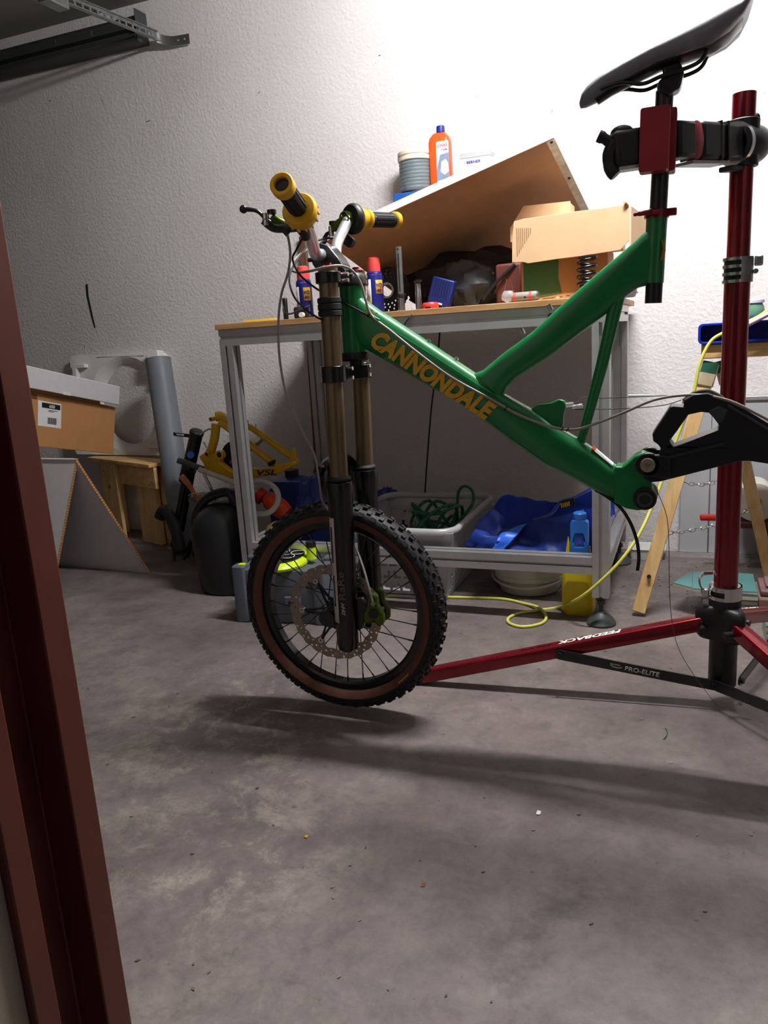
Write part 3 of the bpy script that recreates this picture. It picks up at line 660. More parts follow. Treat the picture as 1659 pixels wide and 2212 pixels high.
# hoses and cables
def hose(name, pts, r, m, n=8, **k): return part(name, G().tube(smooth(pts, 7), r, n), m, bike, ang=70, **k)
hose('front_brake_hose', [(-0.7293,1.398,1.0778),(-0.727,1.4,1.0412),(-0.7411,1.41,1.0043),(-0.7662,1.42,0.9625),(-0.7844,1.43,0.9004),(-0.7894,1.435,0.8261),(-0.7803,1.44,0.7493),(-0.7571,1.45,0.6816),(-0.7402,1.46,0.6336),(-0.7351,1.462,0.5782),(-0.7474,1.5,0.5187),(-0.7124,1.514,0.4741),(-0.6861,1.51,0.4284),(-0.6621,1.495,0.3806),(-0.6424,1.475,0.3403),(-0.6311,1.466,0.3081)], .0026, M_HOSE, label='grey front brake hose')
hose('rear_brake_hose', [(-0.7787,1.7,1.1016),(-0.8008,1.69,1.0898),(-0.809,1.62,1.0651),(-0.8013,1.55,1.0393),(-0.7914,1.52,1.0235),(-0.7637,1.49,1.0121),(-0.7151,1.452,1.0078),(-0.6801,1.448,1.0116),(-0.6547,1.47,1.0141),(-0.6432,1.5,1.0059),(-0.633,1.515,0.9823),(-0.6257,1.519,0.9499),(-0.614,1.5195,0.915),(-0.5733,1.5195,0.881),(-0.5159,1.5195,0.8336),(-0.4496,1.5195,0.7836),(-0.3702,1.5195,0.7377),(-0.3153,1.5195,0.7052),(-0.2523,1.5195,0.6804),(-0.2084,1.522,0.674),(-0.1653,1.525,0.6855),(-0.1145,1.525,0.7055),(-0.0572,1.525,0.7282),(0.0063,1.525,0.7339),(0.0604,1.52,0.7236),(0.1136,1.515,0.6965),(0.173,1.51,0.6603)], .0027, M_HOSE, label='grey rear brake hose')
hose('shift_cable', [(-0.7445,1.69,1.0943),(-0.7837,1.68,1.0963),(-0.7929,1.62,1.0783),(-0.777,1.52,1.0362),(-0.7651,1.46,0.9998),(-0.7477,1.44,0.9616),(-0.7266,1.445,0.935),(-0.6997,1.45,0.9151),(-0.7153,1.535,0.9084)], .0021, M_SLOT, label='black shift cable')
hose('shift_cable', [(-0.7015,1.41,1.0677),(-0.734,1.44,1.0492),(-0.7542,1.46,1.0348),(-0.7483,1.47,1.0079),(-0.7409,1.5,0.9886),(-0.7231,1.53,0.9677),(-0.6764,1.522,0.9453),(-0.6479,1.5215,0.9303),(-0.622,1.5215,0.9155)], .0021, M_SLOT, label='black shift cable along the head tube')
hose('dropper_cable', [(-0.7107,1.56,1.0515),(-0.6828,1.53,1.0284),(-0.6701,1.52,1.013),(-0.6607,1.519,0.9938)], .0019, M_SLOT)
for p in ((-0.6212,1.52,0.9173), (-0.34,1.52,0.7185), (-0.2302,1.52,0.6764), (-0.2204,1.52,0.6745)):
    part('cable_tie', G().torus(p, (.8,0,-.5), .0042, .0011, 12, 6), M_SLOT, bike)
hose('shift_wire', [(-0.2261,1.55,0.7253),(-0.2084,1.55,0.723),(-0.1972,1.56,0.7307),(-0.1607,1.563,0.7294),(-0.0754,1.563,0.7304),(-0.0097,1.563,0.731)], .0009, M_EYE, 6)
hose('shift_wire', [(-0.2173,1.556,0.7099),(-0.1599,1.556,0.7086),(-0.0831,1.556,0.7102),(-0.0418,1.556,0.7144),(-0.0158,1.552,0.7227)], .0009, M_EYE, 6)
part('ferrule', G().cyl((-0.2351,1.55,0.7183), (-0.2128,1.55,0.7204), .0046, n=10), M_CLEAR, bike)
part('ferrule', G().cyl((-0.2159,1.553,0.7139), (-0.1964,1.553,0.717), .0042, n=10), M_FOGGY, bike)
part('ferrule', G().cyl((-0.1116,1.563,0.7315), (-0.0721,1.563,0.7312), .0036, .0022, n=10), M_FOGGY, bike)
hose('shift_housing', [(-0.1705,1.54,0.5521),(-0.1488,1.535,0.5404),(-0.1222,1.53,0.5198),(-0.1029,1.53,0.4888),(-0.0905,1.53,0.452),(-0.0867,1.53,0.4192),(-0.089,1.53,0.3935)], .0034, M_SLOT, label='black cable housing hanging from the down tube')
hose('loose_wire', [(-0.0619,1.54,0.5627),(-0.0482,1.545,0.5328),(-0.0367,1.55,0.4952),(-0.0325,1.56,0.4368),(-0.0304,1.57,0.3573),(-0.0261,1.6,0.2781),(-0.0143,1.62,0.2101),(0.0122,1.62,0.1557),(0.0498,1.63,0.0976),(0.0689,1.64,0.0675)], .0007, mat('thin bare wire', (96,80,62), .5), 6, label='thin bare wire hanging to the floor')
# seatpost, clamp collar and saddle
sp0, sp1 = Vector((-0.0682,1.55,0.9012)), Vector((-0.0546,1.55,1.2559))
post = part('seatpost', G().cyl(sp0, sp1, .0150, n=24), M_BLKSAT, bike, ang=40)
part('seatpost_head', G().prism([(-0.0674,1.255),(-0.0654,1.2679),(-0.0579,1.274),(-0.0582,1.29),(-0.03,1.2925),(-0.0238,1.2785),(-0.0278,1.2596),(-0.0306,1.2521),(-0.0439,1.2469),(-0.0468,1.24)], (0,BY-.018,0), t=(0,.036,0)), M_BLKSAT, post, bevel=.005, seg=3)
col = part('seat_collar', G().lathe([(.0185,0),(.0215,0),(.0215,.014),(.0185,.014)], Vector((-0.0649,1.55,1.048)), (0.04,0,1), 28, False, False), M_RED, bike, label='red seat collar with quick release')
part('quick_release', G().tube(smooth([(-0.1017,1.53,1.056),(-0.0896,1.524,1.0563),(-0.0739,1.522,1.0567),(-0.0588,1.528,1.0573)],5), [.0032]*4+[.0045]*6+[.006]*6, 10), M_RED, col, ang=60)
part('collar_ear', G().box(Vector((-0.0417,1.55,1.0564)), (.022,.014,.013)), M_RED, col, bevel=.002)
sd = [((-0.1986,1.2592),(-0.197,1.2497),.010),((-0.1945,1.2722),(-0.1873,1.2498),.018),((-0.1856,1.2829),(-0.1663,1.2557),.021),((-0.1679,1.295),(-0.1425,1.267),.023),((-0.1302,1.3102),(-0.1068,1.2791),.027),((-0.0829,1.3254),(-0.0635,1.2924),.034),
      ((-0.0384,1.341),(-0.0213,1.2996),.046),((0.0047,1.3583),(0.0177,1.307),.060),((0.0328,1.3689),(0.0443,1.3205),.068),((0.0578,1.3729),(0.0645,1.3402),.068),((0.0727,1.3795),(0.0755,1.36),.056),((0.0802,1.3794),(0.0799,1.37),.03)]
sad = G()
rings = []
for T, B, w in sd:
    r = ring(T, B, w, 28, 2.3)
    for p in r: p.z -= max(0,w-.034)*.42*(abs(p.y-BY)/w)**2
    rings.append(r)
sad.loft(rings)
saddle = part('saddle', sad, mat('dark leatherette', (112,114,124), .42, var=.08, scale=50, coat=.2), bike, ang=60, label='dark grey saddle tipped nose down')
part('saddle_shell', G().loft([[p+V(0,0,-.004) for p in ring(T, ((T[0]+3*B[0])/4*1.0+(B[0]-T[0])*.28, (T[1]+3*B[1])/4+(B[1]-T[1])*.28), w*.82, 20, 2.2)] for T, B, w in sd[2:10]]), M_BLKSAT, saddle, ang=60)
for e in (-1,1):
    Y = BY+e*.021
    f = lambda p: (p[0], Y, p[1])
    part('saddle_rail', G().tube(smooth([f((-0.16,1.2698)),f((-0.1246,1.2746)),f((-0.0897,1.2674)),f((-0.0594,1.2743)),f((-0.015,1.2813)),f((0.0037,1.2896)),f((0.0134,1.3064)),f((0.0259,1.3196))],5), .0034, 10), M_BLKSAT, saddle, ang=60)
# bottom bracket and swingarm
BBc = Vector((-0.0763,1.516,0.5403))
bb = part('bottom_bracket', G().cyl((BBc.x,BY-.036,BBc.z),(BBc.x,BY+.036,BBc.z), .0215, n=32), M_BLACK, bike, ang=35, bevel=.002)
part('bb_bearing', G().pipe((BBc.x,BY-.040,BBc.z),(BBc.x,BY-.034,BBc.z), .0145, .009, 28), M_DGREY, bb)
part('bb_axle', G().cyl((BBc.x,BY-.042,BBc.z),(BBc.x,BY+.040,BBc.z), .0088, n=20), M_BLACK, bb)
SO = [(-0.0536,0.6181),(-0.0499,0.6373),(-0.0541,0.6434),(-0.0632,0.6505),(-0.065,0.6635),(-0.0351,0.7128),(-0.0288,0.7143),(-0.0113,0.7122),(-0.0115,0.724),(0.0031,0.7344),(0.0302,0.7361),(0.0527,0.7255),(0.0912,0.7063),(0.1286,0.6809),(0.2041,0.6358),(0.2345,0.6015),(0.2283,0.585),(0.2064,0.5931),(0.1318,0.6078),(0.1023,0.6129),(0.0871,0.6129),(0.0459,0.6008),(-0.048,0.5739),(-0.0678,0.5719),(-0.0796,0.5808),(-0.0716,0.6093)]
HO = [(-0.0347,0.6502),(-0.0272,0.6389),(-0.0137,0.644),(0.0492,0.6697),(0.0489,0.679),(0.0335,0.701),(0.018,0.7031),(-0.0031,0.6985),(-0.0207,0.6707)]
arm = part('swingarm', G().prism(SO, (0,BY-.030,0), t=(0,.060,0), holes=[list(reversed(HO))]), M_BLKSAT, bike, bevel=.006, seg=3, label='black swingarm')
part('arm_rib', G().tube(smooth([(-0.047,1.5185,0.6174),(0.001,1.518,0.6304),(0.0576,1.518,0.6454)],4), .004, 8), M_BLKSAT, arm)
part('arm_rib', G().tube(smooth([(0.0622,1.518,0.7139),(0.0915,1.518,0.695),(0.129,1.518,0.6697),(0.1599,1.518,0.6496)],4), .003, 8), M_BLKSAT, arm)
part('arm_gusset', G().prism([(0.0288,0.7045),(0.047,0.7141),(0.064,0.707),(0.0556,0.6839),(0.0496,0.6806)], (0,BY-.034,0), t=(0,.068,0)), mat('dark grey alloy', (58,62,68), .4), arm, bevel=.004)
pv = Vector((-0.0717,1.505,0.6074))
for e in (-1,1):
    lug = part('pivot_plate', G().cyl((pv.x,BY+e*.028,pv.z),(pv.x,BY+e*.042,pv.z), .0225, n=32), M_BLKSAT, arm, bevel=.002)
    part('plate_neck', G().prism([(pv.x-.004,pv.z+.020),(pv.x+.040,pv.z+.016),(pv.x+.040,pv.z-.026),(pv.x-.010,pv.z-.020)], (0,BY+e*.035-.007,0), t=(0,.014,0)), M_BLKSAT, arm, bevel=.002)
    part('pivot_bolt', G().lathe([(.0135,0),(.0135,.003),(.012,.0042),(.0045,.0042),(.004,.001)], (pv.x,BY+e*.042,pv.z), (0,e,0), 24), mat('champagne alloy', (168,156,142), .35, .6), arm, label='round alloy pivot bolt')
part('arm_bridge_cap', G().tube(smooth([(-0.0109,1.55,0.7194),(0.0063,1.55,0.7325),(0.03,1.55,0.7352),(0.0538,1.55,0.7226)],4), .006, 8), M_BLKSAT, arm)

# ================================================================ repair stand
PX, PY = .083, 1.80
stand = thing('repair_stand', 'red tripod repair stand with black clamp holding the bike', 'repair stand', (PX,PY,0))
part('lower_tube', G().cyl((PX,PY,.26),(PX,PY,.945), .0252, n=32), M_RED, stand, ang=40, label='thick red lower tube')
ut = part('upper_tube', G().pipe((PX,PY,.94),(PX,PY,1.29), .0222, .019, 32), M_RED, stand, ang=40, label='slimmer red upper tube')
# slotted height clamp
hc = G(); z0 = .935
for k in range(4): hc.pipe((PX,PY,z0+k*.0145),(PX,PY,z0+k*.0145+.006), .0290, .0253, 32)
hc2 = part('height_clamp', hc, M_STEEL, stand, ang=40, label='slotted silver height clamp')
pl = []
for i in range(9):
    a = math.radians(-80+i*11); pl.append((PX+.0292*math.cos(a), PY+.0292*math.sin(a)))
pl += [(PX+.0256*math.cos(math.radians(8-i*11)), PY+.0256*math.sin(math.radians(8-i*11))) for i in range(9)]
part('clamp_band', G().loft([[V(a,b,z0) for a,b in pl],[V(a,b,z0+.0495) for a,b in pl]]), M_GALV, hc2)
part('clamp_liner', G().pipe((PX,PY,z0+.002),(PX,PY,z0+.048), .0262, .0252, 32), M_BLACK, hc2)
part('clamp_lever', G().box((PX+.038,PY-.004,z0+.040), (.016,.014,.020)), M_STEEL, hc2, bevel=.003)
part('clamp_screw', G().cyl((PX+.033,PY-.012,z0+.020),(PX+.033,PY+.014,z0+.020), .005, n=10), M_STEEL, hc2)
# hub
hubg = part('base_tube', G().lathe([(.0275,.045),(.030,.050),(.030,.200),(.030,.235)], (PX,PY,0), n=32), M_BLACK, stand, ang=40, bevel=.002)
part('base_collar', G().lathe([(.030,.205),(.0345,.232),(.0335,.262),(.0305,.266)], (PX,PY,0), n=32), M_BLACK, stand, ang=50)
qc = G().pipe((PX,PY,.256),(PX,PY,.264), .0345,.0256,32).pipe((PX,PY,.276),(PX,PY,.286), .0345,.0256,32)
qo = part('base_clamp', qc, M_STEEL, stand, ang=40, label='slotted silver base clamp')
part('clamp_liner', G().pipe((PX,PY,.250),(PX,PY,.284), .0305,.0252,32), M_BLACK, qo)
pl = [(PX+.0347*math.cos(math.radians(-95+i*12)), PY+.0347*math.sin(math.radians(-95+i*12))) for i in range(13)]+[(PX+.031*math.cos(math.radians(49-i*12)), PY+.031*math.sin(math.radians(49-i*12))) for i in range(13)]
part('clamp_band', G().loft([[V(a,b,.256) for a,b in pl],[V(a,b,.286) for a,b in pl]]), M_STEEL, qo)
part('clamp_lever', G().tube(smooth([(PX-.034,PY-.010,.272),(PX-.050,PY-.012,.280),(PX-.054,PY+.004,.296),(PX-.046,PY+.030,.300),(PX-.026,PY+.040,.300)],5), .0045, 8, flat=.5), M_STEEL, qo, ang=60)
part('clamp_boss', G().box((PX-.042,PY-.010,.268), (.018,.016,.020)), M_STEEL, qo, bevel=.004)
angs = [185.5, 305.5, 65.5]
hb2 = G(); n = 72; R2 = []
def hr(a, k):
    m = 0
    for q in angs:
        d = (a-q+180) % 360-180; m = max(m, math.exp(-(d/27)**2))
    return .034+k*m
rings = []
for z, k, s in [(.162,.020,.96),(.170,.024,1),(.205,.028,1),(.222,.028,1),(.232,.026,.97),(.240,.014,.93)]:
    rings.append([V(PX+hr(i*360/n,k)*s*math.cos(2*PI*i/n), PY+hr(i*360/n,k)*s*math.sin(2*PI*i/n), z) for i in range(n)])
part('hub', hb2.loft(rings), M_BLACK, stand, ang=70, label='black three-way hub casting')
TOPZ, LEN = .197, .72
for q in angs:
    a = math.radians(q); d2 = V(math.cos(a), math.sin(a), 0)
    A = V(PX,PY,TOPZ)+d2*.040; B = V(PX,PY,.017)+d2*LEN; d = (B-A).normalized()
    side = V(-d2.y, d2.x, 0); up = d.cross(side); up = up if up.z > 0 else -up
    po = rrect(-.0165,.0165,-.0165,.0165,.005)
    lg = part('stand_leg', G().loft([[p+side*x+up*y for x, y in po] for p in (A,B)]), M_RED, stand, ang=40, label='square red leg')
    part('foot_cap', G().loft([[p+side*x*1.08+up*y*1.08 for x, y in rrect(-.0165,.0165,-.0165,.0165,.005)] for p in (B-d*.012,B+d*.006)]), M_BLACK, lg)
    # brace to the bottom of the base tube
    j = A+d*(.475*(B-A).length); s1 = -1 if side.y > 0 else 1
    sd1 = side*s1 if q < 200 else side*(-1 if side.x > 0 else 1)
    e0 = j+sd1*.021-up*.004; e1 = V(PX,PY,.058)+d2*.020+sd1*.032
    dd = (e1-e0).normalized(); u2 = V(0,0,1)-dd*dd.z; u2.normalize(); t2 = dd.cross(u2)
    t2 = t2 if t2.dot(sd1) > 0 else -t2
    Lb = (e1-e0).length
    poly = [(0+.012*math.cos(math.radians(90+k*22.5)), .012*math.sin(math.radians(90+k*22.5))) for k in range(9)]+[(Lb+.012*math.cos(math.radians(-90+k*22.5)), .012*math.sin(math.radians(-90+k*22.5))) for k in range(9)]
    bc = part('brace', G().prism(poly, e0, dd, u2, t2*.004), M_BLKSAT, stand, label='flat black brace')
    part('pivot_bolt', G().cyl(e0+t2*.004, e0+t2*.009, .0065, n=14), M_BLACK, bc)
    part('pivot_bolt', G().cyl(e1+t2*.004, e1+t2*.010, .0065, n=14), M_BLACK, bc)
    hp = V(PX,PY,.188)+d2*.048
    part('hub_bolt', G().cyl(hp+sd1*.012, hp+sd1*.038, .0075, n=16), M_BLACK, stand)
    if q < 200:
        tx = dd if dd.x > 0 else -dd
        text('lettering', 'PRO-ELITE', M_WHITE, bc, e0+dd*(Lb*.435)+t2*.0042-u2*.0055, tx, u2, .0105, .076, 0, .004, .0008, 'white model lettering on the brace')
        sw = G().prism([(0,0),(.006,-.0035),(.016,-.005),(.026,-.0025),(.0285,.001),(.024,-.0005),(.016,-.002),(.008,-.0008),(.004,.0015)], e0+dd*(Lb*.335)+t2*.0042, tx, u2, t2*.0006)
        part('logo', sw, mat('grey print', (170,170,170), .5), bc)
        sw = G()
        for k in range(7): sw.prism([(k*.0033,.0022),(k*.0033+.0022,.0022),(k*.0033+.0028,.0052),(k*.0033+.0006,.0052)], e0+dd*(Lb*.335)+t2*.0042, tx, u2, t2*.0006)
        part('logo', sw, MATS['grey print'], bc)
        # lettering on top of the leg, readable from the far side
        q0 = A+d*(.455*(B-A).length)+up*.0168+V(0,0,0)
        fx = d if d.x < 0 else -d
        text('lettering', 'FEEDBACK', M_WHITE, lg, A+d*(.262*(B-A).length)+up*.0167+side*(.0085 if side.y > 0 else -.0085), fx, (V(0,-1,0)-fx*fx.dot(V(0,-1,0))).normalized(), .018, .150, .2, .03, .0006, 'white maker lettering on the red leg')
        text('lettering', 'SPORTS', mat('dark red print', (70,10,20), .5), lg, A+d*(.50*(B-A).length)+up*.0167+side*(.006 if side.y > 0 else -.006), fx, (V(0,-1,0)-fx*fx.dot(V(0,-1,0))).normalized(), .010, .075, .1, .01, .0006)
# clamp head and jaws
h0 = V(PX,PY,1.198); j0 = Vector((-0.0623,1.55,1.1754)); ad = (j0-h0).normalized(); asd = ad.cross(V(0,0,1)).normalized(); aup = asd.cross(ad)
AR = Matrix((ad, asd, aup)).transposed()
part('head_collar', G().pipe((PX,PY,1.155),(PX,PY,1.242), .0305, .0225, 32), M_BLACK, stand, ang=40, bevel=.002)
hd = part('clamp_head', G().lathe([(.030,-.052),(.036,-.046),(.038,-.030),(.038,.020),(.034,.026)], h0, ad, 32), mat('dark clamp alloy', (52,56,62), .4, .3), stand, ang=40, label='round dark clamp head')
part('head_ring', G().pipe(h0+ad*.026, h0+ad*.038, .0395, .028, 32), M_STEEL, hd, label='silver ring on the clamp head')
part('head_knob', G().cyl(h0-ad*.052, h0-ad*.085, .010, n=16), M_BLACK, hd)
part('head_bolt', G().cyl(h0+V(.012,-.006,.040), h0+V(.024,.006,.048), .008, n=12), M_BLACK, hd)
part('head_latch', G().box(h0+ad*.04-aup*.045, (.05,.03,.010), AR), M_DGREY, hd, bevel=.003)
LT = (j0-h0).length
part('clamp_arm', G().box(h0+ad*(.075), (.075,.046,.060), AR), M_BLKSAT, stand, bevel=.005)
part('clamp_arm', G().box(h0+ad*(.150), (.078,.052,.066), AR), M_BLACK, stand, bevel=.008)
part('arm_strip', G().box(h0+ad*(.150)-aup*.036, (.13,.040,.006), AR), M_SILVPL, stand, bevel=.001)
for k in (.10,.125): part('arm_band', G().box(h0+ad*k, (.006,.054,.069), AR), M_BLKGLOSS, stand, bevel=.002)
kb = h0+ad*(.205)
part('tension_knob', G().lathe([(.012,0),(.022,.004),(.027,.012),(.026,.022),(.015,.026)], kb-asd*.0 + V(0,0,.0), (-asd if asd.y > 0 else asd), 20, sx=1, sy=1.25), M_REDPL, stand, ang=50, label='dull red tension knob')
jz = j0
JR = Matrix((V(-.86,-.5,-.1).normalized(), V(.5,-.86,0), V(-.1,0,1))).transposed()
part('jaw_block', G().box(j0+V(-.044,-.026,-.010), (.078,.046,.060), JR), M_BLACK, stand, bevel=.008)
part('jaw_block', G().box(j0-ad*.045, (.055,.060,.060), AR), M_BLACK, stand, bevel=.006)
part('jaw_strip', G().box(j0+V(-.040,-.026,-.042), (.07,.036,.006), JR), M_SILVPL, stand, bevel=.001)
XR = Matrix(((1,0,0),(0,1,0),(0,0,1)))
fside = V(0,-1,0)
jp = part('jaw_pad', G().prism(rrect(-.026,.022,-.055,.047,.004), j0+V(-.004,-.050,0), (1,0,0), (.02,0,1), (0,.030,0)), M_REDPL, stand, bevel=.003, label='dull red jaw pad over the seatpost')
part('jaw_pad', G().prism(rrect(.0,.022,-.052,.050,.004), j0+V(.006,-.012,0), (1,0,0), (.02,0,1), (0,.040,0)), M_REDPL, stand, bevel=.003)
hx = j0+V(-.080,-.044,-.014)
part('jaw_handle', G().tube(smooth([hx+V(.010,-.004,.016), hx+V(.000,-.004,-.005), hx+V(.002,-.004,-.026), hx+V(.012,-.004,-.040)],5), [.013,.013,.013,.012,.012,.012,.0115,.0115,.011,.0115,.012,.012,.0125,.0125,.012,.011], 14), M_BLACK, stand, ang=60)
part('jaw_handle', G().tube(smooth([hx+V(.006,-.004,.008), hx+V(-.006,-.006,.020), hx+V(-.018,-.008,.027)],5), [.009]*7+[.0105]*4, 12), M_BLACK, stand, ang=60)
part('jaw_cam', G().sphere(j0+V(-.060,-.036,.016), V(.020,.018,.012), 14, 8), M_BLACK, stand)

# ================================================================ trestle with plank, right background
tre = thing('trestle', 'pine A-frame trestle with chains behind the stand post', 'trestle', (.1,2.5,0))
def beam(a, b, w, t, side):
    a, b = Vector(a), Vector(b); d = (b-a).normalized(); s = Vector(side); s = (s-d*s.dot(d)).normalized(); u = d.cross(s)
    return G().loft([[p+s*x*w/2+u*y*t/2 for x, y in ((-1,-1),(1,-1),(1,1),(-1,1))] for p in (a,b)])
Ltop, Lbot = V(.052,2.475,.738), V(-.131,2.335,.012)
Rtop, Rbot = V(.085,2.525,.738), V(.262,2.735,.012)
part('leg', beam(Lbot,Ltop,.040,.026,(1,0,0)), M_PINE, tre, bevel=.002)
part('leg', beam(Rbot,Rtop,.036,.024,(1,0,0)), M_PINE, tre, bevel=.002)
part('leg', beam(Lbot+V(.70,0,0),Ltop+V(.66,0,0),.040,.026,(1,0,0)), M_PINE, tre, bevel=.002)
part('leg', beam(Rbot+V(.62,0,0),Rtop+V(.62,0,0),.036,.024,(1,0,0)), M_PINE, tre, bevel=.002)
part('knot_hole', G().cyl(V(-.103,2.341,.124),V(-.103,2.332,.126),.006,n=12), M_EYE, tre)
for T, e in ((Ltop,-1),(Rtop,1)):
    dd = (Lbot-Ltop).normalized() if e < 0 else (Rbot-Rtop).normalized()
    part('hinge_pad', G().box(T+dd*.030+V(0,-.018,0), (.046,.012,.070), roty(14*-e)), mat('bare pale wood', (206,190,160), .6), tre, bevel=.004)
    part('paint_patch', G().box(T+dd*.014+V(0,-.0255,.004), (.044,.003,.034), roty(14*-e)), mat('dark green paint', (40,98,76), .5), tre, bevel=.002)
part('top_beam', G().bx(.026,.80,2.440,2.560,.754,.794), M_PINEX, tre, bevel=.003, label='thick pine beam')
def chain(a, b, sag, n):
    a, b = Vector(a), Vector(b); P = []
    for i in range(n+1):
        t = i/n; p = a.lerp(b, t); p.z -= sag*4*t*(1-t); P.append(p)
    for i in range(n):
        c = (P[i]+P[i+1])/2; d = (P[i+1]-P[i]); L = d.length*.64; x, y, d = basis(d)
        if i % 2: x = y
        pts = [c+d*(L*math.cos(t)*(1 if 1 else 0))+x*(.0058*math.sin(t)) for t in [2*PI*k/12 for k in range(12)]]
        part('chain_link', G().tube(pts, .0013, 5, closed=True), M_STEEL, tre)
lerpL = lambda z: Lbot.lerp(Ltop, z/.75); lerpR = lambda z: Rbot.lerp(Rtop, z/.75)
chain(lerpL(.40)+V(.02,0,0), lerpR(.42), .030, 12)
chain(lerpL(.245)+V(.0,0,0), lerpR(.27), .022, 17)
tray = thing('parts_tray', 'blue plastic tray lying on the pine beam', 'tray', (.14,2.5,.795))
tx0, tx1, ty0, ty1 = .016, .46, 2.43, 2.565
tg = G().prism(rrect(tx0,tx1,.7955,.850,.010), (0,ty1-.006,0), t=(0,.006,0))
part('tray_back', tg, M_BLUEP, tray)
part('tray_rim', G().prism(rrect(tx0,tx1,.7955,.853,.012), (0,ty0,0), t=(0,.014,0), holes=[list(reversed(rrect(tx0+.006,tx1-.006,.8015,.847,.009)))]), M_BLUEP, tray, bevel=.001)
part('tray_wall', G().prism(rrect(tx0+.003,tx1-.003,.796,.8515,.010), (0,ty0+.014,0), t=(0,ty1-ty0-.02,0), holes=[list(reversed(rrect(tx0+.006,tx1-.006,.799,.8485,.009)))]), M_BLUEP, tray)
part('tray_rib', G().bx(tx0+.006,tx0+.03,ty0+.02,ty1-.01,.817,.818), M_BLUEP, tray)
jar = thing('jar', 'green jar with a white lid on the blue tray', 'jar', (.163,2.53,.853))
part('glass', G().lathe([(.024,0),(.029,.004),(.031,.02),(.029,.036),(.025,.044),(.025,.048)], (.160,2.51,.8535)), M_JADE, jar, ang=50)
part('lid', G().lathe([(.028,0),(.0285,.008),(.026,.011)], (.160,2.51,.9015)), M_WPL, jar)
single('pink_tube', G().tube(smooth([(.085,2.405,.812),(.13,2.400,.838),(.19,2.405,.868),(.26,2.42,.905),(.32,2.46,.93)],5), .011, 12, flat=.6).bx(.31,.33,2.45,2.47,.853,.93), M_PINK, 'pale pink plastic strip hanging over the tray', 'strip', ang=60)

# leaning grey panels, roll, carton, clamp handle, tray on the floor
pan = thing('leaning_panel', 'grey painted panel pair standing against the wall', 'panel', (.2,3.05,0))
part('panel', G().bx(-.028,.073,3.035,3.055,.006,.575), M_GRAPH, pan, bevel=.003)
part('panel', G().bx(.075,.60,3.038,3.058,.006,.575), M_GRAPH, pan, bevel=.003)
part('sill_strip', G().bx(-.028,.60,3.025,3.060,0,.006), M_ALU, pan)
part('top_strip', G().bx(-.028,.60,3.03,3.060,.575,.590), M_ALU, pan, bevel=.002)
roll = thing('paper_roll', 'worn white roll lying behind the right trestle leg', 'roll', (.2,2.9,.18))
rb = thing('low_stand', 'dark red low stand carrying the white roll', 'stand', (.25,2.88,0))
part('shelf', G().bx(.16,.62,2.82,2.98,.160,.180), mat('dark red board', (70,28,30), .6), rb, bevel=.002)
for x in (.25,.58): part('foot', G().bx(x,x+.03,2.84,2.96,0,.159), MATS['dark red board'], rb)
part('paper', G().pipe((.215,2.84,.247),(.215,2.97,.247), .066, .02, 32), mat('soiled white paper', (196,190,182), .8, var=.1, scale=20), roll)
part('core', G().pipe((.215,2.835,.247),(.215,2.975,.247), .0195, .015, 16), M_CARD, roll)
cb = thing('white_carton', 'plain white carton beside the paper roll', 'box', (.36,2.86,.18))
part('body', G().bx(.285,.55,2.825,2.96,.1805,.285), M_CARDW, cb, bevel=.002)
part('flap', G().bx(.285,.55,2.822,2.825,.20,.285), M_WPL, cb)
rc = thing('red_screwdriver', 'red handled tool sticking out over the low stand', 'tool', (.09,2.80,.18))
part('grip', G().lathe([(.007,0),(.0115,.004),(.0115,.055),(.0108,.06),(.0115,.065),(.0115,.098),(.009,.102)], (.040,2.83,.1925), (1,.05,0), 10), M_REDC, rc)
part('shaft', G().cyl((.12,2.834,.1925),(.142,2.835,.1925), .004, n=8), M_STEEL, rc)
ft = thing('floor_tray', 'small white plastic tray on the floor beside the bench leg', 'tray', (-.14,3.0,0))
part('dish', G().loft([[V(-.140+x*k,2.975+y*k,z) for x, y in rrect(-.065,.065,-.05,.05,.012)] for k, z in ((.86,.0),(1,.040),(.95,.040),(.82,.006))]), M_WPL, ft)
part('rim', G().tube([V(-.140+x,2.975+y,.040) for x, y in rrect(-.066,.066,-.051,.051,.012)], .0025, 6, closed=True), M_WPL, ft)
# broken teal tiles in stacks
def tile(name, pts, z, t, label, group='teal tiles on the floor'):
    tl = thing(name, label, 'tile', (sum(p[0] for p in pts)/len(pts), sum(p[1] for p in pts)/len(pts), z), group)
    part('bisque', G().loft([[V(a,b,z) for a,b in pts],[V(a,b,z+t*.72) for a,b in pts]]), M_TILEB, tl)
    part('glaze', G().loft([[V(a,b,z+t*.72) for a,b in pts],[V(a,b,z+t) for a,b in pts]]), M_TEAL, tl)
def sq(x0, x1, y0, y1, j=0): return [(x0,y0+j),(x1,y0-j),(x1,y1-j),(x0,y1+j)]
names = ['lowest teal tile of the stack behind the stand hub','second teal tile up in the stack behind the stand hub','third teal tile up in the stack behind the stand hub','fourth teal tile up in the stack behind the stand hub','fifth teal tile up in the stack behind the stand hub']
for k in range(5): tile('tile', sq(.045+.003*(k%2),.195,2.36-.004*k,2.50), .0165*k+.0005, .0150, names[k])
tile('tile', sq(.020,.120,2.345,2.520), .0835, .009, 'left intact teal tile lying on the top of the stack')
tile('tile', sq(.122,.192,2.345,2.520), .0835, .009, 'right teal tile lying on the top of the stack')
tile('tile', [(-.036,2.39),(.018,2.352),(.018,2.515),(.006,2.50)], .0835, .009, 'broken pointed teal tile overhanging the stack')
for k in range(3): tile('tile', sq(.075,.115,2.175+.004*k,2.225), .0155*k+.0005, .0150, ['lowest','middle','topmost'][k]+' of three teal offcuts in front of the tile stack')
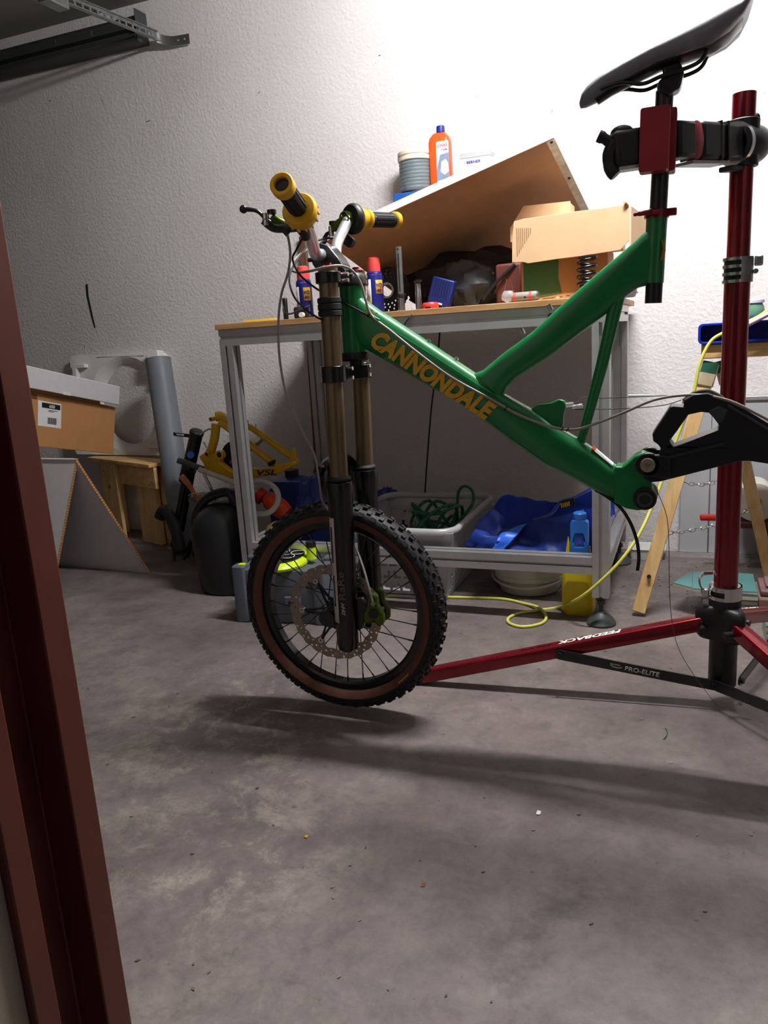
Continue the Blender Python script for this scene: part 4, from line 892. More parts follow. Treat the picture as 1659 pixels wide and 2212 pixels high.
for k in range(3): tile('tile', sq(.205,.33,2.18+.006*k,2.30), .0165*k+.0005, .0150, ['lowest','middle','topmost'][k]+' teal tile in the stack right of the stand hub')
slab = single('wooden_slab', G().bx(.200,.55,2.38,2.55,.0,.060), mat('dusty brown wood', (120,96,82), .7, var=.15, scale=12), 'dusty brown wooden slab right of the tile stack', 'slab', bevel=.004)
single('dusty_bag', G().bx(.205,.50,2.40,2.53,.061,.080).bx(.22,.45,2.42,2.51,.081,.092), mat('dusty plum film', (112,84,86), .5, var=.15, scale=20, bump=.5), 'dusty plum coloured wrap lying on the wooden slab', 'wrap', bevel=.008)

# ================================================================ yellow extension cable
def onf(p, z=.0045): return (p[0], p[1], z)
cab = thing('extension_cable', 'yellow extension cable looping over the floor up to the trestle', 'cable', (-.6,2.2,0))
pts = [onf((-1.2369,2.0987,0)),onf((-1.1939,2.161,0)),onf((-1.142,2.2317,0)),onf((-1.0438,2.3234,0)),onf((-0.8833,2.3504,0)),onf((-0.7179,2.3737,0)),onf((-0.5713,2.389,0)),onf((-0.4886,2.36,0)),onf((-0.4269,2.3074,0),.012),onf((-0.3957,2.2518,0)),onf((-0.4026,2.1948,0)),onf((-0.4483,2.158,0)),onf((-0.4912,2.1756,0)),onf((-0.5057,2.2162,0)),onf((-0.4843,2.2658,0)),onf((-0.4269,2.3074,0)),onf((-0.375,2.3438,0)),(-0.2999,2.215,0.0793),(-0.2374,2.19,0.1402),(-0.1747,2.2,0.2099),(-0.1277,2.24,0.2787),(-0.0941,2.3,0.3539),(-0.0597,2.35,0.4534),(-0.025,2.38,0.5632),(0.0073,2.395,0.6603),(0.0222,2.4,0.744),(0.0485,2.41,0.8026),(0.0837,2.415,0.8259),(0.1243,2.415,0.8435),(0.1702,2.42,0.8642),(0.2263,2.43,0.901),(0.2965,2.46,0.9087),(.36,2.50,.856)]
part('cord', G().tube(smooth(pts, 7), .0048, 10), M_CABLE, cab, ang=70)

# ================================================================ things under the bench
# slotted laundry basket
bk = thing('laundry_basket', 'silver plastic laundry basket with slotted walls under the bench', 'basket', (-.9,2.57,0))
x0, x1, y0, y1, zt = -1.13, -.702, 2.30, 2.86, .245
ins = .045
def lhole(cx, cy, s, fl=1):
    q = [(-1,-1),(1,-1),(1,-.3),(-.2,-.3),(-.2,1),(-1,1)]
    return [(cx+fl*a*s, cy+b*s*1.1) for a, b in (q if fl > 0 else reversed(q))]
def panel(a, b, c, d, nx):
    # a,b bottom corners, c,d top corners above b,a
    a, b, c, d = map(Vector, (a,b,c,d)); W = (b-a).length; Hh = ((d-a).length+(c-b).length)/2
    ex = (b-a).normalized(); ey = ((d+c)/2-(a+b)/2); hh = ey.length; ey.normalize(); nn = ex.cross(ey)
    holes = []
    for r in range(4):
        for i in range(nx):
            cx = W*(i+.75+.25*(r % 2))/(nx+.5); cy = hh*(.16+.19*r)
            holes.append(list(reversed(lhole(cx, cy, .0135, 1 if (i+r) % 2 else -1))))
    dx = (d-a).dot(ex); cx2 = (c-a).dot(ex)
    return G().prism([(0,0),(W,0),(cx2,hh),(dx,hh)], a, ex, ey, nn*.003, holes)
bl, brr, fl_, bb_ = x0+ins, x1-ins, y0+ins, y1-ins
part('wall', panel((bl,fl_,.004),(brr,fl_,.004),(x1,y0,zt),(x0,y0,zt), 9), M_SILVPL, bk)
part('wall', panel((brr,fl_,.004),(brr,bb_,.004),(x1,y1,zt),(x1,y0,zt), 11), M_SILVPL, bk)
part('wall', panel((brr,bb_,.004),(bl,bb_,.004),(x0,y1,zt),(x1,y1,zt), 9), M_SILVPL, bk)
part('wall', panel((bl,bb_,.004),(bl,fl_,.004),(x0,y0,zt),(x0,y1,zt), 11), M_SILVPL, bk)
part('base', G().bx(bl,brr,fl_,bb_,0,.004), M_SILVPL, bk)
part('rim', G().tube([V(a,b,zt+.002) for a, b in rrect(x0-.004,x1+.004,y0-.004,y1+.004,.06,6)], .011, 10, closed=True, flat=1.2), M_SILVPL, bk, ang=60)
cord = thing('bungee_cord', 'green bungee cord tangled in the basket', 'cord', (-.85,2.5,.1))
rnd = random.Random(3)
for k in range(3):
    P = []
    for i in range(16):
        a = i*1.15+k; r = .05+.05*rnd.random()
        P.append(V(-.83+r*math.cos(a), 2.56+r*1.2*math.sin(a), .13+.15*rnd.random()))
    part('loop', G().tube(smooth(P,5), .006, 8), M_GREENB, cord, ang=70)
part('loop', G().tube(smooth([V(-.80,2.52,.15),(-0.767,2.58,0.2431),(-0.7612,2.6,0.3147),(-0.7381,2.6,0.3402),(-0.71,2.6,0.3239),(-0.7028,2.58,0.2866),(-0.7273,2.56,0.2488),V(-.80,2.50,.16)],6), .0055, 8), M_GREENB, cord, ang=70)
single('red_clip', G().sphere((-0.7136,2.31,0.2221),V(.006,.005,.008),8,6), M_REDC, 'tiny red clip on the basket wall', 'clip')
# crumpled tarpaulin bags
def crumple(name, c, r, m, label, seed, amp=.22, flat=0, nu=36, nv=20, cat='bag', group=None):
    def fn(d):
        q = d*2.3+V(seed,seed*.7,0)
        return 1+amp*(noise.noise(q)+.6*abs(noise.noise(q*2.3))-.2)
    g = G().sphere(c, r, nu, nv, fn)
    for p in g.v: p.z = max(p.z, flat)
    return single(name, g, m, label, cat, group, ang=24)
bag = thing('carrier_bag', 'large blue woven carrier bag slumped behind the lower rail', 'bag', (-.5,2.62,0))
def sheet(P, k=7):
    # P rows of control points -> smooth grid
    rows = [smooth(r, k) for r in P]; cols = list(zip(*rows)); cols = [smooth(list(c), k) for c in cols]
    G_ = [[p+V(.006*noise.noise(p*22),.016*noise.noise(p*16+V(3,1,7))+.010*abs(noise.noise(p*38)),.008*noise.noise(p*24+V(9,2,4))) for p in r] for r in zip(*cols)]
    return G().grid(G_)
F1 = [[(-0.6721,2.345,0.1893),(-0.5839,2.335,0.1805),(-0.4998,2.36,0.171),(-0.3844,2.37,0.1674),(-0.2948,2.36,0.1685)],
      [(-0.6496,2.36,0.2361),(-0.5938,2.345,0.2327),(-0.5095,2.41,0.1938),(-0.4031,2.4,0.2192),(-0.297,2.38,0.2433)],
      [(-0.6557,2.42,0.2457),(-0.588,2.37,0.2233),(-0.5578,2.44,0.2344),(-0.4352,2.42,0.268),(-0.3017,2.42,0.3077)]]
part('front', sheet(F1), M_BLUED, bag, solid=.002, ang=30)
F2 = [[(-0.722,2.6,0.0921),(-0.6348,2.64,0.0846),(-0.5548,2.7,0.0711),(-0.4377,2.7,0.0868),(-0.2884,2.66,0.1214)],
      [(-0.6764,2.58,0.1782),(-0.6208,2.62,0.2375),(-0.5355,2.7,0.1865),(-0.4361,2.7,0.2234),(-0.2884,2.66,0.2367)],
      [(-0.6223,2.56,0.2713),(-0.6057,2.62,0.3047),(-0.5337,2.7,0.2788),(-0.4163,2.68,0.272),(-0.296,2.66,0.3401)]]
part('back', sheet(F2), M_BLUE, bag, solid=.002, ang=30)
F3 = [[(-0.6558,2.42,0.2425),(-0.6486,2.48,0.2536),(-0.6223,2.56,0.2713)],[(-0.6142,2.4,0.2112),(-0.6031,2.46,0.2278),(-0.6,2.56,0.2554)],[(-0.5985,2.37,0.1824),(-0.578,2.43,0.2046),(-0.5921,2.58,0.2311)]]
part('side', sheet(F3), M_BLUE, bag, solid=.002, ang=30)
F4 = [[(-0.5839,2.335,0.1836),(-0.5614,2.36,0.2238),(-0.5534,2.42,0.2302)],[(-0.5464,2.335,0.1791),(-0.5155,2.37,0.2229),(-0.4831,2.42,0.2542)]]
part('fold', sheet(F4), mat('bright blue tarpaulin', (44,104,220), .35, var=.08, scale=25, bump=.2), bag, solid=.002, ang=40)
part('strap', G().tube(smooth([(-0.4668,2.43,0.2646),(-0.4138,2.47,0.2781),(-0.3915,2.52,0.3061),(-0.3493,2.54,0.3182),(-0.3071,2.56,0.338),(-0.2819,2.6,0.3459)],5), .010, 8, flat=.35), M_BLUED, bag, ang=60)
lab = part('label_patch', G().box((-0.3683,2.515,0.3061), (.052,.006,.022), roty(-18)), M_EYE, bag, bevel=.002)
lp = Vector((-0.3852,2.508,0.2965))
for k in range(5): part('label_stripe', G().box(lp+V(.006*k,-.0,.0018*k+.001), (.0032,.004,.014), roty(-4)), M_YEL, lab)
part('floor_panel', G().bx(-.58,-.40,2.66,2.70,0,.03), M_BLUED, bag)
crumple('blue_bundle', (-.285,2.78,.17), V(.045,.06,.175), M_BLUE, 'blue bundle showing right of the bench front leg', 5.2, .25, .0)
# white basin
bs = thing('basin', 'dull white round basin on the floor under the rail', 'basin', (-.50,2.585,0))
part('bowl', G().lathe([(.085,0),(.100,.003),(.112,.045),(.118,.050),(.118,.066),(.122,.070),(.122,.094),(.1195,.095),(.112,.090),(.096,.012),(.0,.010)], (-.50,2.535,0), n=40, cap1=False), mat('dull white plastic', (196,194,186), .5, var=.05), bs, ang=40)
part('handle', G().tube([V(-.50+.126*math.cos(a),2.535+.126*math.sin(a),.056-.018*math.sin(-a)) for a in [PI+PI*i/16 for i in range(17)]], .004, 8), MATS['dull white plastic'], bs, ang=60)
# yellow and blue sprayer canister
cn = thing('sprayer', 'yellow canister with light blue pump handle beside the bench leg', 'canister', (-.315,2.46,0))
part('tank', G().loft([[V(-.308+x*k,2.335+y*k,z) for x, y in rrect(-.048,.048,-.045,.045,.022,5)] for k, z in ((.88,0),(1,.012),(1.0,.050),(.985,.053),(1,.056),(1,.150),(.9,.175),(.4,.185))]), mat('bright yellow plastic', (222,196,26), .4, var=.06, scale=12), cn, ang=50)
part('pump_frame', G().prism(rrect(-.330,-.278,.186,.296,.010), (0,2.312,0), t=(0,.030,0), holes=[list(reversed(rrect(-.318,-.290,.212,.258,.004)))]), M_LBLUE, cn, bevel=.003, label='light blue pump frame')
part('pump_cap', G().lathe([(.018,.294),(.020,.304),(.020,.316),(.015,.320)], (-.304,2.33,0)), M_LBLUE, cn)
part('tongue', G().prism([(-.352,.152),(-.336,.152),(-.332,.220),(-.338,.245)], (0,2.320,0), t=(0,.008,0)), MATS['bright yellow plastic'], cn, bevel=.002)
# power distribution box
pb = thing('power_box', 'grey power distribution box with neon yellow socket top', 'power box', (-1.22,2.12,0))
Rb = rotz(6); pc = V(-1.205,2.112,0)
def PBm(g): return g.xf(Matrix.Translation(pc)@Rb.to_4x4())
part('body', PBm(G().loft([[V(x*k,y*k,z) for x, y in rrect(-.145,.145,-.075,.075,.018)] for k, z in ((.96,0),(1,.006),(1,.150),(.97,.176))])), M_GREYPL, pb, bevel=.003)
for sx in (-1,1):
    part('corner_post', PBm(G().loft([[V(sx*.135+x,-.060+y,z) for x, y in rrect(-.022,.022,-.022,.022,.008)] for z in (0,.188)])), M_GREYPL, pb, bevel=.004)
    part('corner_post', PBm(G().loft([[V(sx*.135+x,.058+y,z) for x, y in rrect(-.022,.022,-.022,.022,.008)] for z in (0,.188)])), M_GREYPL, pb, bevel=.004)
deck = part('socket_deck', PBm(G().lathe([(.060,.176),(.104,.178),(.108,.186),(.100,.196),(.084,.200)], (0,0,0), n=40, sx=1, sy=.70)), M_NEON, pb, ang=50, label='neon yellow socket deck')
part('deck_face', PBm(G().lathe([(.08,.1995),(.082,.203),(.0,.204)], (0,0,0), n=40, sx=1, sy=.70, cap1=False)), M_BLACK, deck)
for a in range(4):
    c = V(.042*math.cos(a*PI/2+.5), .034*math.sin(a*PI/2+.5), 0)
    so_ = part('socket', PBm(G().lathe([(.0215,.203),(.0225,.210),(.0185,.210),(.017,.205),(0,.2045)], c, n=24, cap1=False)), M_BLACK, deck)
    part('socket_ring', PBm(G().pipe(c+V(0,0,.2095), c+V(0,0,.211), .0232, .0212, 24)), M_WHITE, so_)
part('switch', PBm(G().box((-.055,-.030,.207),(.016,.012,.008))), M_REDC, deck)
part('winder', PBm(G().lathe([(.016,.192),(.015,.232)], (.086,.010,0), n=16)), M_NEON, pb)
part('winder_cap', PBm(G().lathe([(.0165,.232),(.0165,.248),(.012,.251)], (.086,.010,0), n=16)), M_BLACK, pb)
part('latch', PBm(G().box((.045,-.080,.078),(.055,.012,.030))), M_GREYPL, pb, bevel=.004)
part('latch_slot', PBm(G().box((.048,-.0865,.074),(.030,.004,.010))), M_BLACK, pb)
part('neon_corner', PBm(G().box((-.128,-.058,.1895),(.020,.020,.003))), M_NEON, pb)
# hanging black cord and narrow brown batten behind the bench
single('hanging_cord', G().tube(smooth([(-0.8408,2.72,0.8787),(-0.8544,2.72,0.7751),(-0.8854,2.72,0.6091),(-0.9112,2.72,0.4199),(-0.927,2.72,0.2888)],5), .0032, 8), M_SLOT, 'thin black cord hanging down under the worktop', 'cord', ang=70)
single('wooden_batten', G().loft([[V(-1.535+x,3.045+y,0) for x,y in ((-.014,-.010),(.014,-.010),(.014,.010),(-.014,.010))],[V(-1.520+x,3.052+y,1.30) for x,y in ((-.014,-.010),(.014,-.010),(.014,.010),(-.014,.010))]]), M_DWOOD, 'narrow brown batten leaning on the wall behind the bench', 'batten', bevel=.001)
crumple('blue_sack', (-1.32,2.60,.155), V(.10,.13,.20), M_BLUED, 'dark blue sack behind the front tyre', 1.7, .25, 0)
crumple('tarp_corner', (-1.16,2.92,.13), V(.08,.05,.14), M_BLUED, 'crumpled dark blue tarp at the far left of the basket', 6.4, .3, 0)
bc2 = thing('blue_canister', 'blue plastic canister under the yellow frame', 'canister', (-1.47,2.70,0))
part('body', G().loft([[V(-1.50+x*k,2.74+y*k,z) for x, y in rrect(-.09,.09,-.07,.07,.03,5)] for k, z in ((.95,0),(1,.02),(1,.28),(.8,.33),(.3,.345))]), mat('deep blue plastic', (18,70,150), .35, var=.06), bc2, ang=50)
part('cap', G().lathe([(.028,.345),(.028,.37),(.024,.372)], (-1.50,2.74,0)), M_BLACK, bc2)

# ================================================================ left corner: jug, bucket, frames
jug = thing('jerrycan', 'black plastic jerrycan with a moulded handle on the floor', 'jerrycan', (-1.555,2.31,0))
jc = V(-1.569,2.315,0)
def jr(k, z, dx=0, ry=1): return [jc+V(.117*k*math.cos(2*PI*i/40)*(abs(math.cos(2*PI*i/40))**-.12 if abs(math.cos(2*PI*i/40))>.05 else 1.3)+dx, .100*k*ry*math.sin(2*PI*i/40), z) for i in range(40)]
part('body', G().loft([jr(.80,0),jr(.86,.006),jr(.90,.03),jr(.96,.10),jr(1.0,.19),jr(.99,.235),jr(.92,.268,.004),jr(.78,.298,.010),jr(.60,.318,.018),jr(.40,.330,.026),jr(.15,.336,.03)]), mat('black jerrycan plastic', (30,31,34), .36, var=.1, scale=8, bump=.05), jug, ang=70)
part('handle', G().tube(smooth([jc+V(-.104,-.02,.238),jc+V(-.090,-.02,.290),jc+V(-.050,-.02,.338),jc+V(.0,-.02,.362),jc+V(.055,-.02,.368),jc+V(.075,-.02,.335)],6), .017, 14), MATS['black jerrycan plastic'], jug, ang=70)
part('neck', G().lathe([(.034,.322),(.030,.345),(.030,.350)], jc+V(.075,.0,0), n=24), MATS['black jerrycan plastic'], jug)
part('cap', G().lathe([(.033,.350),(.033,.374),(.028,.378)], jc+V(.075,.0,0), n=24), M_BLACK, jug)
bu = thing('bucket', 'galvanised bucket behind the black jerrycan', 'bucket', (-1.735,2.56,0))
part('pail', G().lathe([(.088,0),(.095,.0),(.118,.285),(.121,.288),(.121,.294),(.117,.294),(.114,.286),(.092,.006),(0,.005)], (-1.735,2.56,0), n=40, cap1=False), M_GALV, bu, ang=40)
part('bail', G().tube(smooth([(-1.853,2.56,.275),(-1.83,2.49,.31),(-1.735,2.455,.33),(-1.64,2.49,.31),(-1.617,2.56,.275)],6), .003, 8), M_STEEL, bu, ang=60)
tw = thing('hand_brush', 'tool with worn orange wooden handle standing in the bucket', 'tool', (-1.80,2.54,.1))
part('handle', G().tube(smooth([(-1.8617,2.5,0.389),(-1.8429,2.51,0.3557),(-1.8305,2.525,0.3153),(-1.745,2.545,.12)],5), [.010,.0115,.012,.012,.012,.012,.011,.011,.010,.010,.009,.009,.009,.008,.008,.008], 12), M_TERRA, tw, ang=60)
gw = thing('rubber_grip_tool', 'tool with dark grey rubber grip leaning across the bucket', 'tool', (-1.80,2.5,.1))
part('grip', G().tube([(-1.8459,2.47,0.455),(-1.7527,2.5,0.4136)], .012, 12), M_DGREY, gw)
part('shaft', G().tube([(-1.7609,2.5,0.4153),(-1.70,2.58,.12)], .006, 8), M_STEEL, gw)
wt = single('white_pipe', G().pipe((-1.7527,2.47,0.4189), (-1.5145,2.5,0.3291), .0105, .008, 16), mat('soiled white pipe', (196,192,182), .5, var=.08), 'short white plastic pipe lying across the bucket', 'pipe')
bf = thing('black_fork', 'black bicycle fork and head tube with blue badge leaning by the pipe', 'bike part', (-2.0,2.68,0))
hA, hB2 = Vector((-1.8531,2.62,0.5356)), Vector((-1.915,2.63,0.3972))
hd_ = (hA-hB2).normalized()
part('head_tube', G().cyl(hB2, hA, .0265, n=24), M_BLKSAT, bf)
part('head_cap', G().lathe([(.029,0),(.029,.012),(.022,.018),(.010,.020)], hA, hd_, 24), M_BLACK, bf)
part('badge', G().lathe([(.0,.0),(.0145,.0),(.0145,.002),(0,.0025)], hB2+(hA-hB2)*.42+V(.012,-.0255,0), (.42,-.9,0), 20, False, False), mat('blue badge', (40,90,170), .3), bf, label='round blue badge')
part('bracket', G().prism([(0,0),(.11,-.012),(.11,-.026),(0,-.014)], Vector((-1.9492,2.6,0.5471)), (1,0,0), (0,0,1), (0,.004,0), [[(.012,-.005),(.012,-.011),(.05,-.015),(.05,-.009)]]), M_BLKSAT, bf)
part('lug', G().tube([hB2, Vector((-1.958,2.64,0.3367))], [.030,.020], 16), M_BLACK, bf)
for p, q in (((-1.9288,2.625,0.371), (-2.0408,2.62,0.0504)), ((-1.9402,2.68,0.3686), (-2.0755,2.72,0.0463))):
    part('blade', G().tube([p, q], [.016,.010], 14), M_BLKGLOSS, bf)
part('crown', G().tube([(-1.9286,2.62,0.3796), (-1.9417,2.69,0.3747)], .018, 12), M_BLKSAT, bf)
part('axle_clip', G().box(Vector((-2.0354,2.62,0.0547))+V(-.006,-.01,.0), (.020,.014,.012)), M_STEEL, bf)
part('cable_loop', G().tube(smooth([(-1.8219,2.6,0.5343),(-1.7911,2.6,0.5524),(-1.7668,2.6,0.5557),(-1.7677,2.6,0.5151),(-1.7899,2.6,0.4781),(-1.8081,2.6,0.5062)],5), .0035, 8), M_STEEL, bf, ang=60)
# pile of dark parts behind the fork
dp = thing('parts_heap', 'dark greasy chain and metal parts lying by the fork ends', 'parts', (-2.05,2.72,0))
rnd = random.Random(9)
for k in range(14):
    x, y = -2.08+.20*rnd.random(), 2.60+.20*rnd.random()
    part('scrap', G().tube(smooth([V(x,y,.01+.02*rnd.random()),V(x+.06*rnd.random()-.02,y+.05*rnd.random()-.02,.03+.08*rnd.random()),V(x+.08*rnd.random()-.02,y+.08*rnd.random()-.04,.012)],4), .007+.005*rnd.random(), 8), M_BLACK if k % 4 else M_STEEL, dp, ang=50)
part('elbow', G().tube(smooth([(-2.0854,2.62,0.1832),(-2.0644,2.62,0.2119),(-2.0335,2.61,0.211),(-1.9833,2.58,0.148),(-1.9346,2.54,0.0615)],5), .024, 16), M_BLACK, dp, ang=60)
# yellow rear triangle
YF = 2.56
yf = thing('yellow_bicycle_frame', 'yellow bicycle rear frame lying on the bucket and blue canister', 'bike frame', (-1.6,YF,.35))
tg = G()
tg.tube(smooth([(-1.7133,2.56,0.5837),(-1.7265,2.555,0.5212),(-1.7548,2.55,0.4581)],4), [.019]*2+[.0175]*5+[.019,.021], 16)
tg.tube(smooth([(-1.712,2.56,0.6106),(-1.6892,2.57,0.609),(-1.6564,2.58,0.5856),(-1.5969,2.58,0.5613)],4), [.020]*4+[.018]*4+[.015]*5, 14)
tg.tube(smooth([(-1.6958,2.56,0.5887),(-1.6093,2.56,0.5283),(-1.515,2.56,0.456),(-1.4492,2.56,0.4113)],4), [.014]*13, 14)
tg.tube(smooth([(-1.6155,2.58,0.5795),(-1.5661,2.58,0.5608),(-1.4811,2.58,0.5009),(-1.399,2.58,0.4436)],4), [.013]*13, 14)
yo = part('stays', tg, M_YELP, yf, ang=60)
part('chainstay', G().prism([(-1.7068,0.3808),(-1.6574,0.3702),(-1.5323,0.3785),(-1.4504,0.3899),(-1.368,0.4257),(-1.3744,0.4397),(-1.4471,0.4219),(-1.5287,0.411),(-1.61,0.4179)], (0,2.53,0), t=(0,.026,0)), M_YELP, yf, bevel=.006, seg=3)
part('pivot_plate', G().prism([(-1.7865,0.4598),(-1.7543,0.4762),(-1.7254,0.4688),(-1.7033,0.476),(-1.6845,0.4578),(-1.6915,0.4359),(-1.653,0.4068),(-1.6134,0.3888),(-1.649,0.3703),(-1.7358,0.388),(-1.7625,0.4137),(-1.7687,0.4322)], (0,2.522,0), t=(0,.03,0)), M_YELP, yf, bevel=.005, seg=3)
for p, r in (((-1.684,2.512,0.4677),.0175),((-1.742,2.514,0.4694),.012),((-1.7196,2.535,0.6029),.009)):
    part('pivot_ring', G().pipe(Vector(p)+V(0,0,0), Vector(p)+V(0,.022,0), r, r*.62, 20), M_YELP, yf)
    part('pivot_bolt', G().cyl(Vector(p)+V(0,.004,0), Vector(p)+V(0,.02,0), r*.62, n=14), M_BLACK, yf)
part('dropout', G().prism([(-1.4037,0.463),(-1.3894,0.4876),(-1.3787,0.477),(-1.3814,0.4488),(-1.3674,0.4311),(-1.3845,0.4169),(-1.4072,0.4275)], (0,2.562,0), t=(0,.012,0)), M_YELP, yf, bevel=.002)
for p in ((-1.5829,2.575,0.5671), (-1.5498,2.575,0.5523)):
    part('brake_post', G().cyl(p, Vector(p)+V(.004,0,.026), .003, n=8), M_STEEL, yf)
text('lettering', 'VSL', M_EYE, yf, (-1.5329,2.5285,0.3861), (1,0,.02), (0,0,1), .022, .085, .25, .012, .0008, 'black outlined letters on the chainstay')
part('pad', G().box((-1.4757,2.55,0.4308), (.026,.03,.016), roty(-25)), M_BLACK, yf, bevel=.003)
part('crank_disc', G().lathe([(.012,0),(.06,.004),(.062,.010),(.012,.014)], (-1.66,2.6,0.4498), (.2,-1,.1), 24), M_BLACK, yf, ang=40)
part('crank_arm', G().tube([(-1.6759,2.58,0.4254),(-1.5444,2.585,0.5061),(-1.5135,2.59,0.5355)], [.012,.008,.006], 10), M_STEEL, yf)
# clear hose and red bottle
ho = single('clear_hose', G().tube(smooth([(-1.4709,2.4,0.2671),(-1.4238,2.4,0.2718),(-1.3975,2.42,0.2991),(-1.4006,2.44,0.338),(-1.4363,2.46,0.363),(-1.4981,2.48,0.3725),(-1.5618,2.5,0.359)],6), .0105, 14), M_FOGGY, 'clear plastic hose bent beside the bench leg', 'hose', ang=70)
fb = thing('red_bottle', 'orange red bottle lying behind the bench leg', 'bottle', (-1.40,2.48,.2))
part('body', G().lathe([(.010,0),(.030,.005),(.036,.03),(.036,.085),(.026,.105),(.014,.115)], (-1.3889,2.48,0.2468), (-.75,-.05,.62), 20), M_ORANGE, fb, ang=50)
part('cap', G().lathe([(.030,0),(.030,.028),(.020,.030)], (-1.4891,2.48,0.3087), (-.75,-.05,.62), 16), mat('translucent red', (190,40,30), .3), fb)
# yellow fabric behind
crumple('khaki_cloth', (-1.38,2.38,.105), V(.09,.06,.135), mat('khaki cloth', (112,98,50), .8, var=.15), 'folded khaki cloth behind the tyre', 3.3, .2, 0)

# folded white cardboard tent
tn = thing('cardboard_sheet', 'folded white cardboard sheet standing like a tent on the floor', 'cardboard', (-2.35,2.5,0))
ap = V(-2.1841,2.3000,0.4907); rd = V(-1,.05,0).normalized(); LA, LB = V(-2.27,2.162,.002), V(-2.022,2.437,.002)
def slab2(a, b, r, L, t):
    n = (b-a).cross(r).normalized()*t
    return G().loft([[a,b,b+r*L,a+r*L],[a+n,b+n,b+r*L+n,a+r*L+n]])
for nm, base in (('panel',LA),('panel',LB)):
    po = part(nm, slab2(base, ap, rd, .75, .010 if base is LB else -.010), M_CARDW, tn)
    n2 = (ap-base).cross(rd).normalized()*(.010 if base is LB else -.010); e = (ap-base)
    Ln = e.length; ee = e.normalized()
    part('core_edge', G().loft([[base-rd*.0008, base-rd*.0008+n2, base+rd*.002+n2, base+rd*.002],[ap-rd*.0008, ap-rd*.0008+n2, ap+rd*.002+n2, ap+rd*.002]]), M_CARD, po, label='brown corrugated cut edge')
    fl = G(); k = 0
    nseg = 46
    for i in range(nseg):
        c = base+ee*(Ln*(i+.5)/nseg)+n2*.5-rd*.0012
        fl.box(c, (.0045,.0016,.0062), Matrix((ee, rd, n2.normalized())).transposed())
    fo = part('flutes', fl, mat('shadowed flute', (120,86,54), .9), po); fo['kind'] = 'stuff'
# wooden stand
ws = thing('wooden_stand', 'rough pine stand carrying the cardboard box', 'stand', (-2.4,2.85,0))
A0 = V(-2.208,2.774,0); wd = V(-.93,.36,0).normalized(); wn = V(.36,.93,0).normalized()
def wbox(u0, u1, v0, v1, z0, z1):
    return G().loft([[A0+wd*u+wn*v+V(0,0,z) for u, v in ((u0,v0),(u1,v0),(u1,v1),(u0,v1))] for z in (z0,z1)])
part('top_board', wbox(-.004,.56,-.024,.10,.372,.388), M_PINEX, ws, bevel=.002)
part('apron', wbox(.0,.50,0,.018,.272,.371), M_PINEX, ws, bevel=.002)
part('post', wbox(.31,.455,-.019,-.001,.0,.371), M_PINE, ws, bevel=.002)
part('post', wbox(.055,.21,.02,.05,.0,.371), M_PINE, ws, bevel=.003)
part('post', wbox(.45,.54,.03,.06,.0,.371), M_PINE, ws, bevel=.003)
part('post', wbox(.02,.12,.06,.09,.0,.371), M_PINE, ws, bevel=.003)
part('post', wbox(.45,.54,.065,.09,.0,.371), M_PINE, ws, bevel=.003)
for u, z in ((.335,.345),(.42,.33),(.37,.305),(.40,.285),(.03,.30),(.05,.29),(.02,.29)):
    yv = -.0195 if u > .25 else -.0005
    part('nail_head', G().cyl(A0+wd*u+wn*yv+V(0,0,z), A0+wd*u+wn*(yv-.001)+V(0,0,z), .0028, n=8), M_EYE, ws)
part('knot', G().cyl(A0+wd*.385+wn*-.0193+V(0,0,.255), A0+wd*.385+wn*-.0198+V(0,0,.255), .011, n=14), mat('pine knot', (150,100,56), .6), ws)
# brown carton with shipping label, tilted
bx0 = V(-2.352,2.752,.642); bx1 = V(-2.397,2.752,.436)
lv_ = (V(-2.3302,2.2587,0.7541)-bx0).normalized(); uv = (bx0-bx1).normalized(); dv = lv_.cross(uv).normalized(); dv = dv if dv.dot(V(-.65,.76,0)) > 0 else -dv
hB = .212
def obox(o, L, D, Hh, s=0): 
    c = [o+lv_*u+dv*v for u, v in ((0,0),(L,0),(L,D),(0,D))]
    return G().loft([c,[p+uv*Hh for p in c]])
o0 = bx0-uv*hB
ct = thing('cardboard_box', 'brown cardboard box with white shipping label on the pine stand', 'box', o0)
part('carton', obox(o0, .70, .17, hB), M_CARD, ct, bevel=.002)
lo = o0+lv_*.42-dv*.0008
lb = part('shipping_label', G().prism([(0,0),(-.125,0),(-.125,.10),(0,.10)], o0+lv_*.455+uv*.085-dv*.0008, -lv_*-1, uv, dv*.0004), M_WHITE, ct, label='white shipping label')
lb0 = o0+lv_*.455+uv*.085-dv*.0014
part('label_bar', G().prism([(-.118,.074),(-.02,.074),(-.02,.094),(-.118,.094)], lb0+lv_*.0, lv_*1.0, uv, dv*.0003), M_EYE, lb)
text('lettering', '688', M_WHITE, lb, lb0-lv_*.058+uv*.077-dv*.0004, -lv_, uv, .013, .030, 0, .01, .0003)
for k in range(14):
    part('barcode_line', G().prism([(0,0),(.0012+.001*(k % 3),0),(.0012+.001*(k % 3),.026),(0,.026)], lb0-lv_*(.050+.0036*k)+uv*.012, -lv_, uv, dv*.0003), M_EYE, lb)
for k in range(2):
    part('print_line', G().prism([(0,0),(.05-.02*k,0),(.05-.02*k,.0022),(0,.0022)], lb0-lv_*.055+uv*(.066-.005*k), -lv_, uv, dv*.0003), M_EYE, lb)
part('handle_cutout', G().prism([(0,0),(.045,0),(.045,.02),(0,.02)], o0+lv_*.46+uv*.186-dv*.0006, -lv_*-1, uv, dv*.0004), mat('dark cut cardboard', (110,74,44), .9), ct)
wc = thing('white_box', 'long white carton lying on top of the brown cardboard box', 'box', o0+uv*hB)
o3 = bx0+uv*.014+lv_*.012-dv*.03
